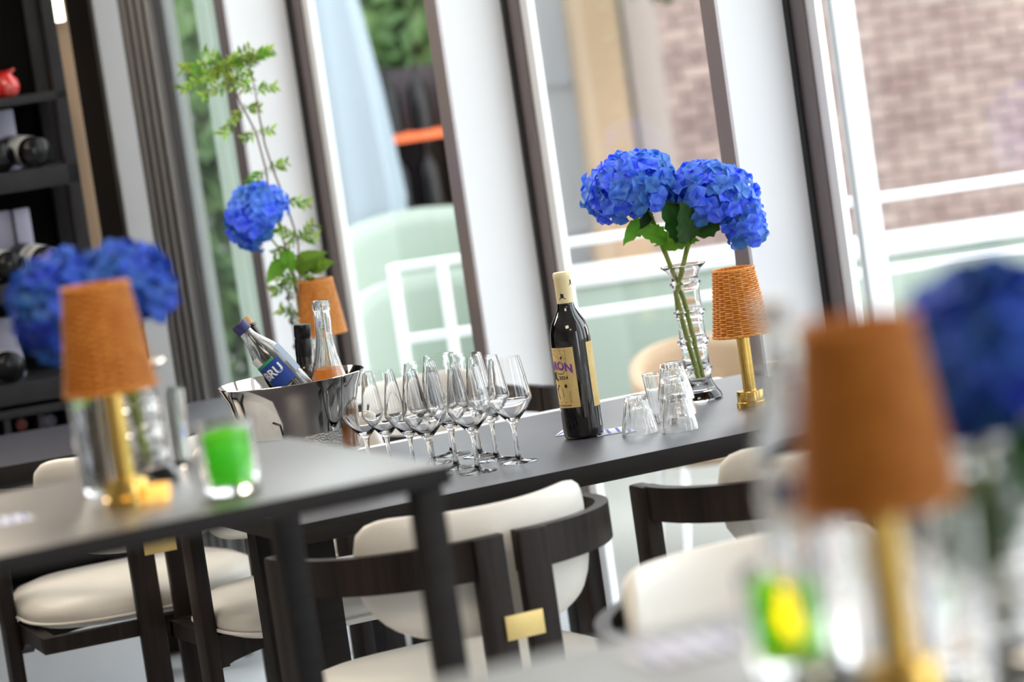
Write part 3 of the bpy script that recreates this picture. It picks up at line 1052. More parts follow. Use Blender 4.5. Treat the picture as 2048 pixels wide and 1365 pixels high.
# rear arrangement on the back left table
rb = PZ(627, 790, .75)
dr = rb.y
vase('clear ringed glass vase on the back left table holding leafy twigs', rb)
rv = lambda x, y, dd=0: PD(x, y, dr + dd)
hydrangea('blue hydrangea leaning left in the vase on the back left table', rb + Vector((0, 0, .038)),
          [rb + Vector((.004, 0, .042)), rv(600, 640), rv(588, 560), rv(560, 500)], rv(517, 432), .073, .95, 85,
          tilt=Matrix.Rotation(R(-45), 3, 'Y'), ncore=30, stalk=.0026,
          leaves=[(rv(590, 540), (.9, -.3, .5, -.2, -.9, .6), LFRESH, 1.05), (rv(575, 520), (-.8, -.3, -.5, .4, -.5, .9), LFRESH, .9),
                  (rv(620, 540), (.6, -.4, .2, 0, -.9, .5), LFRESH, .8), (rv(570, 500), (.2, -.4, -.9, 0, -.9, .4), LFRESH, .7)])
def twig(label, pts, tips, seedn, npl=5, big=True):
    random.seed(seedn)
    base = rb + Vector((0, 0, .05))
    t = thing('leafy_twig', label, 'branch', base, 0)
    P_ = [Vector(p) - base for p in pts]
    MB().tube([Vector((0, 0, -.008))] + P_, [.0022] * (len(P_) - 1) + [.0014, .0009], 7).obj('stem', M['twig'], t)
    for (i, dv_, ln) in tips:
        a = P_[i]
        d_ = Vector(dv_).normalized()
        e = a + d_ * ln + Vector((0, 0, -.1 * ln))
        s_ = MB().tube([a, a + d_ * ln * .5, e], [.0011, .0009, .0005], 5).obj('side_shoot', M['stem'], t)
        k = max(3, int(ln / .011))
        for j in range(1, k + 1):
            c = a.lerp(e, j / k)
            for sd in (-1, 1):
                side = d_.cross(Vector((0, 1, .2))).normalized() * sd
                dd = (side + d_ * .8 + Vector([random.uniform(-.3, .3) for _ in range(3)])).normalized()
                put('leaf', LSM if random.random() < .65 else LSG, t, c, orient(dd, (random.uniform(-.4, .4), -.8, random.uniform(.2, .8))), random.uniform(.8, 1.25))
    return t
tp = [rv(600, 640), rv(592, 560), rv(560, 460), rv(540, 400), rv(532, 340), rv(512, 265), rv(486, 215), rv(462, 165), rv(450, 130)]
twig('taller thin leafy twig rising from the vase on the back left table', tp,
     [(8, (-1, .1, .15), .10), (8, (-.8, -.1, .8), .06), (8, (.8, .1, .5), .07), (8, (1, -.2, .25), .11), (8, (-.9, 0, -.5), .055), (7, (-.9, .1, -.2), .07), (7, (.9, .2, .2), .05), (7, (-.6, 0, .9), .05), (6, (-.7, -.1, -.6), .07), (6, (.9, .1, -.1), .035),
      (5, (.9, 0, .1), .035), (5, (-.8, .1, -.2), .03), (4, (.95, .1, .3), .05), (4, (-.8, .1, -.4), .05), (8, (-.95, .1, -.25), .11), (7, (.8, -.1, .7), .07)], 3)
tp2 = [rv(606, 640), rv(600, 560), rv(596, 480), rv(570, 400), rv(548, 345), rv(530, 290), rv(520, 240), rv(510, 180), rv(496, 120)]
twig('shorter arching leafy twig with lime leaves in the vase on the back left table', tp2,
     [(1, (.3, 0, .9), .05), (1, (-.8, 0, .3), .06), (2, (.7, 0, .6), .05), (2, (.9, 0, .1), .04), (3, (.9, .1, -.2), .05), (3, (-.8, 0, -.5), .05), (2, (-.9, .1, -.3), .06),
      (8, (.9, 0, .35), .06), (8, (-.9, .1, .0), .07), (7, (.8, 0, .1), .045), (7, (-.7, 0, .3), .05), (1, (-.6, -.3, -.1), .07), (1, (.5, -.2, .3), .06), (0, (-.8, 0, .6), .06), (2, (-.5, -.3, .5), .06)], 5)

# left foreground arrangement, behind the lamp
lb = PZ(300, 962, 1.035)
dl = lb.y
vase('blurred clear glass vase behind the left foreground lamp', lb).scale = (1, 1, .55)
lq = lambda x, y, dd=0: PD(x, y, dl + dd)
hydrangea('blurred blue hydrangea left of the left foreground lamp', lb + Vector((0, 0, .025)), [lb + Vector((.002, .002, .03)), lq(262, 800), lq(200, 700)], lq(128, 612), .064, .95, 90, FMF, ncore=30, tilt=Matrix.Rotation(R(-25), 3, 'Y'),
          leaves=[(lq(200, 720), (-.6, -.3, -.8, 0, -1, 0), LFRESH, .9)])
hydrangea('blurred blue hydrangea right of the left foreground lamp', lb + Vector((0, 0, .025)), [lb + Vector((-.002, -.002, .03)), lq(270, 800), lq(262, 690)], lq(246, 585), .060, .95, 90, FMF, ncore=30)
# right foreground arrangement
gb = PZ(2010, 1290, 1.04)
dg_ = gb.y
vase('large blurred glass vase at the right edge of the photo', gb).scale = (1, 1, .6)
gq = lambda x, y, dd=0: PD(x, y, dg_ + dd)
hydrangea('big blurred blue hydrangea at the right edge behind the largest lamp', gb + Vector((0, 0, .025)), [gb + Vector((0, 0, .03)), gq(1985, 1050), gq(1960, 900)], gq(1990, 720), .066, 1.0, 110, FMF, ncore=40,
          leaves=[(gq(1985, 950), (-.3, -.2, -.8, 0, -1, 0), LBIG, .9), (gq(1990, 900), (.6, -.1, -.3, 0, -1, 0), LBIG, .9)])

# ============================================================ MAIN WINE BOTTLE
BB = PZ(1169, 874, .75)
wb = thing('wine_bottle', 'black wine bottle with cream capsule and aged paper label on the long table', 'bottle', BB, 0)
MB().lathe([(0, .004), (.030, 0), (.0355, .002), (.0378, .007), (.0380, .02), (.0380, .185), (.0368, .202), (.0325, .218), (.0235, .233), (.0172, .245), (.0150, .258), (.0148, .30), (0, .301)], 64).obj('glass_body', M['bottle'], wb, ang=60)
cap = MB().lathe([(.0152, .256), (.0158, .2565), (.0158, .302), (.0164, .304), (.0164, .312), (.0150, .3145), (0, .315)], 40).obj('capsule', M['foil'], wb)
view_a = math.atan2(-BB.y, -BB.x)              # direction towards the viewer
def arc_patch(a0, a1, z0, z1, r, n=24, th=.0003):
    return MB().lathe([(r, z0), (r + th, z0), (r + th, z1), (r, z1)], n, closed=True, a0=a0, a1=a1)
lr = .0381
lab_c = view_a - R(76)
label = arc_patch(view_a - R(150), view_a - R(-2), .062, .176, lr).obj('front_label', M['label'], wb)
label['label'] = 'aged paper front label'
o = arc_patch(view_a + R(44), view_a + R(140), .058, .180, lr).obj('back_label', M['label'], wb)
o['label'] = 'narrow back label at the right side'
def wrap(cx_a, cz, r, arch=0, sx=1):
    def f(co):
        x, y = co.x * sx, co.y
        a = cx_a + x / r
        return Vector((r * math.cos(a), r * math.sin(a), cz + y + arch * (x / .03) ** 2))
    return f
rt = lr + .0006
def wtext(s, size, a, z, m, arch=0, bold=0, shear=0, sx=1, name='lettering', par=None):
    me = text_mesh(s, size, 0, shear, wrap(a, z, rt, arch, sx), bold)
    me.materials.append(M[m]) if not me.materials else me.materials.__setitem__(0, M[m])
    return put(name, me, par or label)
wtext('BARON', .0215, view_a - R(59), .142, 'purple', arch=-.0055, bold=.0010, sx=.98)
wtext('2024', .009, view_a - R(38), .119, 'ink', bold=.0002, sx=1.2)
wtext('PRODUCE OF MACEDONIA', .004, view_a - R(60), .0665, 'ink', bold=.0001)
# printed frame, hat silhouette, ornaments
def ribbon(mb, pts, wdt, r):
    # pts: (x, z) on the label surface; flat strip wrapped on the bottle
    for (x0, z0_), (x1, z1_) in zip(pts[:-1], pts[1:]):
        dx, dz = x1 - x0, z1_ - z0_
        L_ = math.hypot(dx, dz)
        nx, nz = -dz / L_ * wdt / 2, dx / L_ * wdt / 2
        k = 6
        vs = []
        for i in range(k + 1):
            f = i / k
            for sg in (-1, 1):
                x = x0 + dx * f + nx * sg
                z = z0_ + dz * f + nz * sg
                a = lab_c + x / r
                vs.append((r * math.cos(a), r * math.sin(a), z))
        mb.add(vs, [(2 * i, 2 * i + 1, 2 * i + 3, 2 * i + 2) for i in range(k)])
fx = .0365
mb = MB()
ribbon(mb, [(-fx, .072), (fx, .072), (fx, .094)], .0006, rt)
ribbon(mb, [(fx, .148), (fx, .171), (-fx, .171), (-fx, .072)], .0006, rt)
ribbon(mb, [(-fx + .002, .0735), (fx - .002, .0735), (fx - .002, .09)], .0003, rt)
ribbon(mb, [(fx - .012, .168), (fx - .006, .160), (fx - .002, .152)], .0004, rt)
ribbon(mb, [(0, .165), (.012, .162), (.022, .155)], .0005, rt)
ribbon(mb, [(.004, .133), (.014, .127), (.026, .127), (.030, .131)], .0012, rt)
mb.obj('printed_border', M['ink'], label, smooth=False, fix=False)
mb = MB()
def blob(mb, pts, r):
    vs = [(r * math.cos(lab_c + x / r), r * math.sin(lab_c + x / r), z) for x, z in pts]
    k = len(vs)
    cx = sum(p[0] for p in pts) / k; cz = sum(p[1] for p in pts) / k
    vs.append((r * math.cos(lab_c + cx / r), r * math.sin(lab_c + cx / r), cz))
    mb.add(vs, [(i, (i + 1) % k, k) for i in range(k)])
blob(mb, [(-.006, .112), (.010, .112), (.012, .117), (.008, .118), (.007, .130), (-.004, .130), (-.006, .118)], rt)
blob(mb, [(-.014, .082), (.008, .078), (.022, .084), (.020, .098), (.010, .107), (-.006, .107), (-.014, .098)], rt)
blob(mb, [(.029 + .0032 * math.cos(k * PI / 5), .1035 + .0036 * math.sin(k * PI / 5)) for k in range(10)], rt)
blob(mb, [(.024, .158), (.028, .161), (.029, .157), (.026, .153)], rt)
mb.obj('printed_figure', M['ink'], label, smooth=False, fix=False)
# hats on the capsule
mb = MB()
rc = .0162
for (aa, z0_) in ((view_a - R(18), .264), (view_a + R(66), .288)):
    pts = [(-.006, 0), (.0065, 0), (.0070, .0015), (.0035, .0025), (.0035, .010), (-.0025, .0115), (-.003, .0025), (-.006, .0018)]
    vs = [(rc * math.cos(aa + x / rc), rc * math.sin(aa + x / rc), z0_ + z) for x, z in pts]
    k = len(vs)
    vs.append((rc * math.cos(aa), rc * math.sin(aa), z0_ + .004))
    mb.add(vs, [(i, (i + 1) % k, k) for i in range(k)])
mb.obj('hat_print', M['ink'], cap, smooth=False, fix=False)

# ============================================================ GLASSES
def wine_glass(label, loc):
    t = thing('wine_glass', label, 'wine glass', loc, 0, 'empty wine glasses on the long table')
    o = [(0, 0), (.0345, 0), (.0348, .0009), (.030, .0022), (.014, .0042), (.006, .008), (.0042, .016), (.0038, .04), (.0040, .062), (.0065, .072)]
    inn = [(.0015, .078)]
    bowl = [(.014, .080), (.030, .098), (.0392, .112), (.0402, .118), (.0385, .128), (.0345, .155), (.0300, .182), (.0283, .1925)]
    inner = [(.0275, .1925), (.0292, .182), (.0337, .155), (.0377, .128), (.0394, .118), (.0384, .1128), (.0292, .099), (.013, .0815), (0, .0775)]
    s = MB().lathe(o + bowl + inner, 40).mesh('x', M['thin_glass'], ang=60)
    # bowl and foot as separate parts
    b = MB().lathe([(0, .0722), (.0065, .0722)] + bowl + inner, 40)
    D.meshes.remove(s)
    b.obj('bowl', M['bowl_glass'], t, ang=60)
    MB().lathe(o, 32).obj('stem_and_foot', M['thin_glass'], t, ang=60)
    return t
GP = [(1038, 925), (994, 920), (957, 945), (961, 912), (906, 910), (914, 937), (868, 957), (831, 951), (785, 950), (744, 952), (868, 928)]
GL = ['wine glass at the right end of the row, nearest the wine bottle', 'second wine glass from the right end, foot beside the last one',
      'wine glass standing nearest the table edge in front of the row', 'wine glass in the back row just left of the right pair',
      'wine glass in the back row above the tall table corner', 'wine glass whose foot is half hidden by the tall table corner',
      'wine glass left of the tall table corner, foot hidden', 'wine glass in the middle of the left four', 'second wine glass from the ice bucket',
      'wine glass right beside the ice bucket', 'wine glass in the back row behind the middle of the group']
g0 = None
for (x, y), lab in zip(GP, GL):
    loc = PZ(x, y, .75)
    if g0 is None:
        g0 = wine_glass(lab, loc)
    else:
        dup(g0, loc, random.uniform(0, 6), lab)

def tumbler(name, label, loc, flip=True):
    t = thing(name, label, 'glass', loc, 0)
    # profile as inverted tumbler: wide rim on the table, thick base on top
    o = [(.0345, 0), (.0338, .010), (.0265, .045), (.0215, .066), (.0200, .0700), (.0175, .0712), (0, .0705)]
    i = [(0, .062), (.0170, .0615), (.0195, .058), (.0240, .043), (.0315, .010), (.0330, 0)]
    if flip:
        MB().lathe(i + o[:0] + [(.0338, -.0)] + [o[0]] + o[1:], 60, flute=.05, fn=12, frange=(.012, .060)).obj('body', M['tumbler'], t, ang=50)
    return t
t0 = tumbler('tumbler', 'faceted tumbler standing upside down alone beside the bottle', PZ(1281, 867, .75))
tb = PZ(1361, 861, .75)
dup(t0, tb, .3, 'bottom tumbler of the upside-down stack of three')
dup(t0, tb + Vector((0, 0, .0285)), .5, 'middle tumbler of the upside-down stack of three')
dup(t0, tb + Vector((0, 0, .057)), .8, 'top tumbler of the upside-down stack of three')
sg = thing('upright_tumbler', 'upright clear tumbler behind the upside-down stack', 'glass', PZ(1328, 842, .75))
MB().lathe([(0, 0), (.020, 0), (.0215, .004), (.0265, .05), (.0300, .091), (.0310, .0915), (.0290, .0918), (.0255, .055), (.021, .014), (0, .012)], 48, flute=.04, fn=12, frange=(.003, .05)).obj('body', M['tumbler'], sg, ang=50)

# napkins / paper coasters
def flat_paper(label, c, w_, h_, rz, z):
    t = thing('paper_coaster', label, 'coaster', (c.x, c.y, z), rz)
    MB().box((-w_ / 2, -h_ / 2, 0), (w_ / 2, h_ / 2, .0016), bev=.0004).obj('card', M['napkin'], t)
    mb = MB()
    for k in range(4):
        x = -w_ / 2 + (k + .5) * w_ / 4
        mb.add([(x - .006, -h_ / 2 + .004, .0018), (x, -h_ / 2 + .004, .0018), (x + .008, h_ / 2 - .004, .0018), (x + .002, h_ / 2 - .004, .0018)], [(0, 1, 2, 3)])
    mb.obj('blue_print', M['napkin_blue'], t, smooth=False, fix=False)
    return t
c = PZ(1225, 864, .75)
flat_paper('white and blue printed paper coaster right behind the wine bottle', c, .075, .075, R(10), .7502)
flat_paper('white and blue printed paper coaster peeking out left behind the wine bottle', PZ(1138, 869, .75) + Vector((0.01, .02, 0)), .06, .07, R(-12), .7502)
flat_paper('small white and blue paper coaster on the back left table', PZ(340, 850, .75), .05, .09, R(20), .7502)
flat_paper('blurred paper coaster on the left foreground table by the left edge of the photo', PZ(10, 1044, 1.035), .06, .06, R(20), 1.0352)
flat_paper('blurred blue printed coaster on the right foreground table left of the candle', PZ(1370, 1300, 1.04), .08, .07, R(20), 1.0402)

# ============================================================ ICE BUCKET WITH BOTTLES
KB = PZ(612, 958, .75)
bk = thing('ice_bucket', 'flared polished steel ice bucket full of bottles', 'bucket', KB)
prof = [(0, 0), (.085, 0), (.094, .004), (.098, .02), (.104, .07), (.112, .12), (.124, .165), (.137, .190), (.1385, .1915), (.137, .1925), (.122, .168), (.110, .12), (.102, .07), (.095, .02), (.08, .008), (0, .007)]
# elliptical bowl: a little wider than deep
mb = MB().lathe(prof, 64)
mb.obj('bowl', M['steel'], bk, ang=50)
mb = MB().lathe([(.0985, .02), (.1048, .07), (.1080, .092), (.1076, .092), (.1040, .07), (.0980, .02)], 64, closed=True)
mb.obj('condensation', M['frost'], bk, ang=80)
# scratched drawing on the steel
mb = MB()
va = math.atan2(-KB.y, -KB.x)
def onb(x, z):
    r = .1055 + (z - .07) * .16 + .0012
    a = va + x / .11
    return (r * math.cos(a), r * math.sin(a), z)
for pts in ([(-.045, .125), (-.032, .118), (-.030, .095), (-.022, .080), (-.024, .060)], [(-.030, .095), (-.012, .085), (-.010, .062)]):
    mb.tube([onb(*p_) for p_ in pts], .0011, 5)
mb.obj('engraving', M['dark_gasket'], bk, fix=False)
# ice cubes
random.seed(11)
for k in range(16):
    a = k * 2.4; r_ = .072 * math.sqrt((k + .5) / 16)
    o = MB().box((-.013, -.013, -.013), (.013, .013, .013), bev=.004).obj('ice_cube', M['ice'], None, KB + Vector((r_ * math.cos(a), r_ * math.sin(a), .125 + random.uniform(0, .02))), (random.uniform(0, 3), random.uniform(0, 3), 0)) if k == 0 else put('ice_cube', ice, None, KB + Vector((r_ * math.cos(a), r_ * math.sin(a), .125 + random.uniform(0, .02))), (random.uniform(0, 3), random.uniform(0, 3), 0))
    if k == 0: ice = o.data
    tag(o, 'clear ice cube among the bottles in the steel bucket', 'ice cube', 'ice cubes in the bucket')
def lean(top, bottom):
    d_ = Vector(top) - Vector(bottom)
    return d_.to_track_quat('Z', 'Y').to_euler()
dk = KB.y
# water bottle, leaning left
top = PD(476, 648, dk - .035)
botm = PD(640, 826, dk - .04)
L_ = (top - botm).length
wbt = thing('water_bottle', 'clear water bottle with dark blue cap leaning left in the ice bucket', 'bottle', botm, rot=lean(top, botm))

H_ = L_ - .004
body = [(0, 0), (.028, 0), (.0305, .004), (.0305, H_ * .60), (.028, H_ * .70), (.019, H_ * .80), (.0135, H_ * .87), (.0125, H_ - .02), (.0125, H_ - .004)]
MB().lathe(body + [(.0105, H_ - .004), (.0105, H_ * .88), (.017, H_ * .79), (.026, H_ * .69), (.0285, H_ * .60), (.0285, .006), (0, .005)], 40).obj('glass_body', M['clear_mix'], wbt, ang=50)
MB().lathe([(0, .0055), (.0283, .0062), (.0283, H_ * .52), (0, H_ * .52)], 32).obj('water', M['clear_mix'], wbt, ang=50)
MB().lathe([(.0145, H_ - .016), (.0155, H_ - .014), (.0155, H_ + .002), (.014, H_ + .004), (0, H_ + .004)], 28, flute=.04, fn=28, frange=(H_ - .014, H_)).obj('cap', M['blue_cap'], wbt)
Mi = wbt.rotation_euler.to_matrix().inverted()
vv = Mi @ Vector((-KB.x, -KB.y, .55))
wa = math.atan2(vv.y, vv.x)
lr2 = .0309
def patch(a0, a1, z0, z1, m, name, par, r=lr2):
    return MB().lathe([(r, z0), (r + .0003, z0), (r + .0003, z1), (r, z1)], 20, closed=True, a0=a0, a1=a1).obj(name, M[m], par)
lb1 = patch(wa - R(85), wa + R(25), H_ * .37, H_ * .60, 'blue_label', 'front_label', wbt)
lb1['label'] = 'blue front label'
patch(wa - R(85), wa + R(8), H_ * .60, H_ * .625, 'green_label', 'green_band', lb1)
patch(wa - R(95), wa - R(35), H_ * .625, H_ * .70, 'white_label', 'white_band', wbt, r=.0300)
pb = patch(wa + R(40), wa + R(120), H_ * .40, H_ * .68, 'pale_label', 'back_label', wbt)
pb['label'] = 'pale blue back label'
me = text_mesh('BRU', .024, 0, 0, (lambda co: Vector((((lr2 + .0006) * math.cos(wa - R(28) + co.x / lr2)), (lr2 + .0006) * math.sin(wa - R(28) + co.x / lr2), H_ * .515 + co.y))), .0008)
me.materials.append(M['white_label'])
put('lettering', me, lb1)
# corked bottle behind it
top = PD(492, 642, dk + .05); botm = PD(628, 850, dk + .035)
cb = thing('corked_bottle', 'brown bottle with a pale cork stopper behind the leaning water bottle', 'bottle', botm, rot=lean(top, botm))
L_ = (top - botm).length
MB().lathe([(0, 0), (.030, 0), (.032, .004), (.032, L_ * .52), (.026, L_ * .62), (.015, L_ * .72), (.0125, L_ * .80), (.0125, L_ * .93), (.014, L_ * .935), (.014, L_ * .955), (0, L_ * .957)], 36).obj('glass_body', M['amber_glass'], cb, ang=50)
MB().lathe([(.0095, L_ * .955), (.0105, L_ + .004), (.010, L_ + .006), (0, L_ + .006)], 20).obj('cork', M['cork'], cb)
# dark wine bottle upright
top = PD(604, 649, dk + .012); botm = PD(622, 935, dk + .02)
botm.z = max(botm.z, .765)
L_ = (top - botm).length
db = thing('wine_bottle', 'dark brown wine bottle with black screw cap standing in the ice bucket', 'bottle', botm, rot=lean(top, botm))
MB().lathe([(0, 0), (.034, 0), (.037, .004), (.0375, L_ - .118), (.0355, L_ - .106), (.026, L_ - .093), (.0165, L_ - .083), (.0148, L_ - .074), (.0142, L_ - .02), (0, L_ - .019)], 44).obj('glass_body', M['amber_glass'], db, ang=50)
MB().lathe([(.0148, L_ - .060), (.0155, L_ - .0595), (.0155, L_ - .029), (.0145, L_ - .027), (.0145, L_ - .025), (.0160, L_ - .022), (.0160, L_ - .003), (.0145, L_), (0, L_)], 32).obj('screw_cap', M['blacktex'], db)
# clear carafe bottle with amber drink
top = PD(641, 601, dk - .035); botm = PD(672, 900, dk - .02)
botm.z = max(botm.z, .765)
L_ = (top - botm).length
cf = thing('carafe', 'slim-necked clear glass carafe of amber drink in the ice bucket', 'carafe', botm, rot=lean(top, botm))
MB().lathe([(0, 0), (.045, 0), (.049, .004), (.049, .05), (.049, L_ - .20), (.034, L_ - .15), (.0205, L_ - .10), (.0160, L_ - .070), (.0150, L_ - .02), (.0165, L_ - .018), (.0170, L_ - .004), (.0150, L_ - .001), (.0120, L_ - .002), (.0125, L_ - .02), (.0130, L_ - .073), (.018, L_ - .102), (.032, L_ - .153), (.047, L_ - .203), (.047, .05), (.047, .008), (0, .006)], 40).obj('glass_body', M['clear_mix'], cf, ang=50)
MB().lathe([(0, .0065), (.0465, .0085), (.0465, .05), (.0465, L_ - .204), (.0310, L_ - .154), (.0245, L_ - .128), (0, L_ - .128)], 36).obj('drink', M['gold_liquid'], cf, ang=50)

# ============================================================ FOREGROUND GLASSWARE AND CANDLES
def candle(label, loc, lit, s=1.0):
    t = thing('candle_glass', label, 'candle', loc)
    MB().lathe([(0, 0), (.030, 0), (.033, .003), (.0365, .085), (.0362, .086), (.0345, .0855), (.031, .012), (0, .010)], 36).obj('outer_glass', M['glass'], t, ang=50)
    MB().lathe([(0, .0125), (.024, .0125), (.0265, .022), (.0285, .070), (.0275, .070), (.0255, .022), (0, .0145)], 32).obj('green_cup', M['green_cup'], t, ang=50)
    if lit:
        MB().lathe([(0, .015), (.018, .015), (.018, .026), (0, .026)], 24).obj('wax', M['bulb'], t)
        MB().lathe([(0, .032), (.007, .038), (.0095, .046), (.006, .058), (0, .070)], 16).obj('flame', M['flame'], t)
    else:
        MB().lathe([(0, .015), (.0235, .015), (.0255, .055), (0, .056)], 24).obj('wax', M['green_wax'], t)
    t.scale = (s, s, s)
    return t
candle('blurred green candle glass on the left foreground table', PZ(468, 985, 1.035), False, 1.0)
candle('blurred lit green candle glass on the right foreground table', PZ(1592, 1345, 1.04), True, .92)
def drink_glass(label, loc, h=.11, r=.032, content=None, name='water_glass'):
    t = thing(name, label, 'glass', loc)
    MB().lathe([(0, 0), (r * .8, 0), (r * .85, .003), (r, h), (r - .0018, h), (r * .85 - .0015, .009), (0, .008)], 36).obj('body', M['glass'], t, ang=50)
    return t
drink_glass('blurred clear glass left of the left foreground lamp stem', PZ(208, 985, 1.035), .125, .030)
drink_glass('blurred clear glass right of the left foreground lamp stem', PZ(345, 935, 1.035), .10, .030)
t = thing('highlight_cup', 'small honey coloured cup standing in for a gold highlight at the foot of the left foreground lamp', 'candle', PZ(318, 1002, 1.035))
MB().lathe([(0, 0), (.015, 0), (.017, .018), (.015, .02), (.014, .006), (0, .005)], 24).obj('cup', M['honey'], t)  # glowing cup added to give the gold highlight at the lamp foot
MB().lathe([(0, .0055), (.013, .0055), (.013, .014), (0, .014)], 20).obj('wax', M['bulb'], t)
drink_glass('blurred clear glass left of the largest lamp stem', PZ(1668, 1352, 1.04), .12, .030)
drink_glass('blurred clear glass right of the largest lamp stem', PZ(1905, 1350, 1.04), .12, .030)
drink_glass('blurred clear glass in the bottom right corner', PZ(2040, 1400, 1.04), .09, .034)
# blurred water bottle behind the big lamp
p = PZ(1640, 1275, 1.04)
topz = .27
t = thing('water_bottle', 'blurred clear water bottle with blue lettering left of the largest lamp shade', 'bottle', p)
MB().lathe([(0, 0), (.030, 0), (.0325, .004), (.0325, .13), (.030, .16), (.020, .20), (.0125, .225), (.012, .25), (.0105, .25), (.0110, .224), (.018, .198), (.028, .158), (.0305, .13), (.0305, .006), (0, .005)], 40).obj('glass_body', M['thin_glass'], t, ang=50)
MB().lathe([(.0142, .247), (.0148, .249), (.0148, .264), (0, .266)], 24).obj('cap', M['white_label'], t)
aw = math.atan2(-p.y, -p.x)
lbx = MB().lathe([(.0328, .09), (.0331, .09), (.0331, .135), (.0328, .135)], 20, closed=True, a0=aw - R(55), a1=aw + R(55)).obj('front_label', M['white_label'], t)
me = text_mesh('BRU', .026, 0, 0, (lambda co: Vector(((.0335) * math.cos(aw + co.x / .0335), .0335 * math.sin(aw + co.x / .0335), .118 + co.y))), .001)
me.materials.append(M['blue_label'])
put('lettering', me, lbx)

# ============================================================ WINE RACK ON THE LEFT
rk0 = PD(105, 0, 7.95)
ro_ = Vector((rk0.x, rk0.y, 0))
rk = thing('wine_rack', 'tall black wine rack against the left back wall', 'rack', ro_, BA)
RW, RD_ = 3.2, .36
uprights = [0, -.62, -1.24, -1.86, -2.48, -3.1]
for x in uprights:
    MB().box((x - .03, 0, 0), (x, .03, 2.6), bev=.002).obj('upright', M['rack'], rk)
    MB().box((x - .03, RD_ - .03, 0), (x, RD_, 2.6), bev=.002).obj('upright', M['rack'], rk)
MB().box((-RW, RD_, 0), (0, RD_ + .012, 2.6)).obj('back_panel', M['black'], rk, smooth=False)
pn = MB().box((-RW, -.015, 0), (.0, RD_, .275), bev=.003).obj('plinth', M['floor'], rk)  # added where bright floor shows below the rack
pn['label'] = 'pale stone plinth added in place of bright floor'
def zat(x, y):
    return PD(x, y, 7.95).z
zs = [(zat(50, 190), .022), (zat(60, 338), .05), (zat(60, 560), .045), (zat(30, 765), .05), (zat(30, 815), .02), (2.05, .03), (.62, .03), (.3, .03)]
for z, th in zs:
    MB().box((-RW, 0, z - th), (-.0, RD_, z), bev=.002).obj('shelf', M['rack'], rk)
zc1, zc0 = zat(30, 818) - .02, .62
for i in range(14):
    x = -.10 - i * .085
    MB().box((x - .008, .0, zc0), (x + .008, RD_, zc1)).obj('divider', M['rack'], rk, smooth=False)
# lying bottles
bmr = MB().lathe([(0, 0), (.034, 0), (.0375, .004), (.0375, .19), (.033, .21), (.0165, .235), (.0148, .29), (0, .292)], 24).mesh('glass_body', M['bottle_far'], ang=50)
lmr = MB().lathe([(.0379, .03), (.0381, .03), (.0381, .075), (.0379, .075)], 24, closed=True).mesh('label_band', M['white_label'])
lmr2 = MB().lathe([(.0379, .085), (.0381, .085), (.0381, .115), (.0379, .115)], 24, closed=True).mesh('label_band', M['white_label'])
lmr3 = MB().lathe([(.0379, .04), (.0381, .04), (.0381, .12), (.0379, .12)], 24, closed=True).mesh('label_band', M['white_label'])
def rack_bottle(px, py, z, two, label, group, rz=R(28), d=7.93, loc=None):
    if loc is None:
        p_ = PD(px, py, d)
        loc = Vector((p_.x, p_.y, z + .038))
    t = thing('wine_bottle', label, 'bottle', loc, 0, group)
    dirv = Vector((-math.sin(rz), math.cos(rz), .06))
    t.rotation_euler = dirv.to_track_quat('Z', 'Y').to_euler()
    put('glass_body', bmr, t)
    if two == 2:
        put('label_band', lmr, t); put('label_band', lmr2, t)
    elif two == 1:
        put('label_band', lmr3, t)
    return t
zz = [z for z, _ in zs]
for (px, py, k, two, lab) in ((78, 320, 1, 1, 'right lying wine bottle with white label on the rack shelf below the red vase'),
                              (5, 330, 1, 1, 'left lying wine bottle with white label on the rack shelf below the red vase'),
                              (100, 525, 2, 2, 'right lying wine bottle with two white label bands on the third rack shelf'),
                              (26, 535, 2, 2, 'left lying wine bottle with two white label bands on the third rack shelf'),
                              (25, 745, 3, 1, 'lying wine bottle with white label on the rack shelf behind the blurred blue flowers')):
    rack_bottle(px, py, zz[k], two, lab, 'lying bottles in the wine rack')
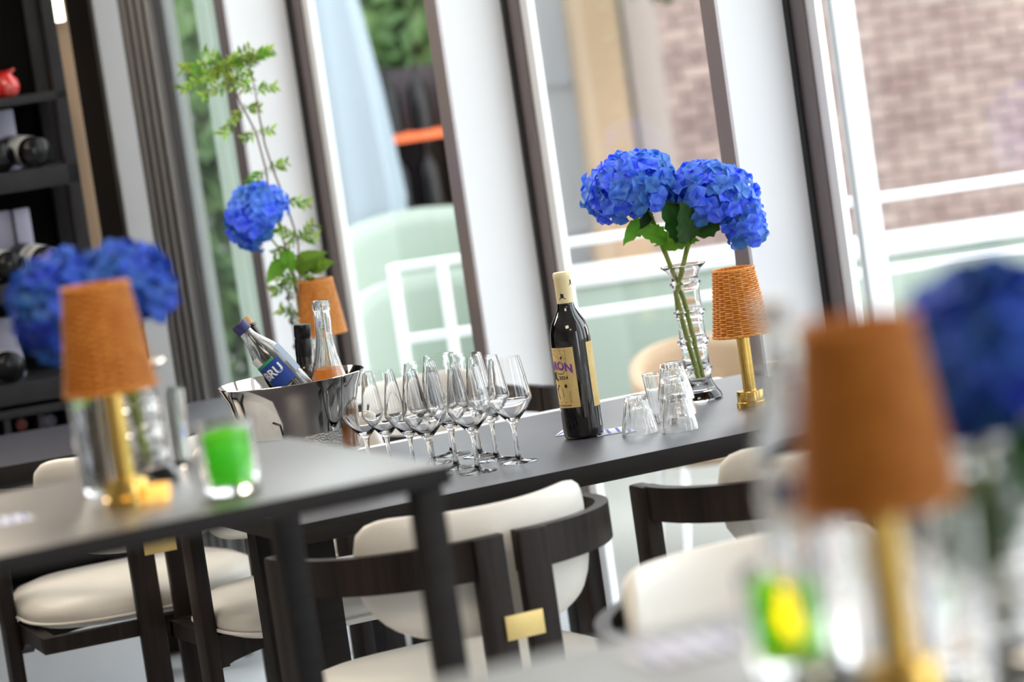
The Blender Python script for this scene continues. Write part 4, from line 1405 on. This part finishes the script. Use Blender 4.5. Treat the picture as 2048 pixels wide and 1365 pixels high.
for k, (px, py, cl_) in enumerate(((42, 852, 'red'), (100, 843, 'lavender'), (150, 838, 'trim_wood'))):
    p_ = PD(px, py, 8.0)
    t = thing('wine_bottle', ['bottle end with red capsule in the rack cubby', 'bottle end with grey capsule in the rack cubby', 'bottle end with tan capsule in the rack cubby'][k], 'bottle', (p_.x, p_.y + .02, .62 + .02 + .0), 0, 'bottle ends in the rack cubbies')
    t.location.z = p_.z
    t.rotation_euler = (R(-90), 0, BA)
    MB().lathe([(0, 0), (.0145, .0), (.016, .004), (.016, .05), (0, .05)], 20).obj('capsule', M[cl_], t)
    MB().lathe([(.0145, .05), (.0155, .07), (.036, .12), (.036, .28), (0, .28)], 20).obj('glass_body', M['bottle_far'], t)
# white packages behind
for (px, py, k, w_, h_) in ((8, 250, 1, .05, .15), (8, 470, 2, .045, .17), (48, 470, 2, .04, .17), (5, 640, 3, .07, .15)):
    p_ = PD(px, py, 8.12)
    o = MB().box((-w_ / 2, -.02, 0), (w_ / 2, .02, h_), bev=.003).obj('gift_box', M['lavender'], None, (p_.x, p_.y, zz[k]), (0, 0, BA))
    tag(o, ['pale lavender box on the rack shelf under the red vase', 'left pale lavender box standing behind the bottles on the third rack shelf', 'right pale lavender box standing behind the bottles on the third rack shelf', 'pale box behind the bottle on the lowest visible rack shelf'][(((px, k) == (8, 1)) and 0) or ((px, k) == (8, 2) and 1) or ((px, k) == (48, 2) and 2) or ((px, k) == (5, 3) and 3) or 0], 'box')
p_ = PD(12, 172, 8.05)
t = thing('red_jug', 'glossy red ceramic jug on the upper rack shelf', 'jug', (p_.x, p_.y, zz[0]))
MB().lathe([(0, 0), (.022, 0), (.030, .010), (.0335, .027), (.030, .042), (.020, .052), (.016, .058), (.022, .066), (.020, .066), (.013, .058), (0, .055)], 32).obj('body', M['red'], t, ang=60)
MB().tube([(-.018, 0, .062), (-.038, 0, .058), (-.042, 0, .040), (-.032, 0, .024)], .004, 8).obj('handle', M['red'], t)
MB().tube([(.012, 0, .058), (.026, 0, .068)], [.006, .003], 8).obj('spout', M['red'], t)
# wood strip and wall light
p_ = PD(128, 100, 8.2)
st = MB().box((-.021, 0, 0), (.021, .03, 2.6), bev=.003).obj('trim_40', M['trim_wood'], None, (p_.x, p_.y, 0), (0, 0, BA))
struct(st)
p_ = PD(104, 12, 8.12)
t = thing('wall_light', 'square lit wall light at the top of the beige wood strip', 'lamp', (p_.x, p_.y, PD(110, 45, 8.12).z))
MB().box((-.024, -.02, 0), (.024, .03, .12), bev=.004).obj('diffuser', M['lamp_white'], t)
MB().box((-.026, .03, -.004), (.026, .04, .124), bev=.002).obj('back_plate', M['brass'], t)
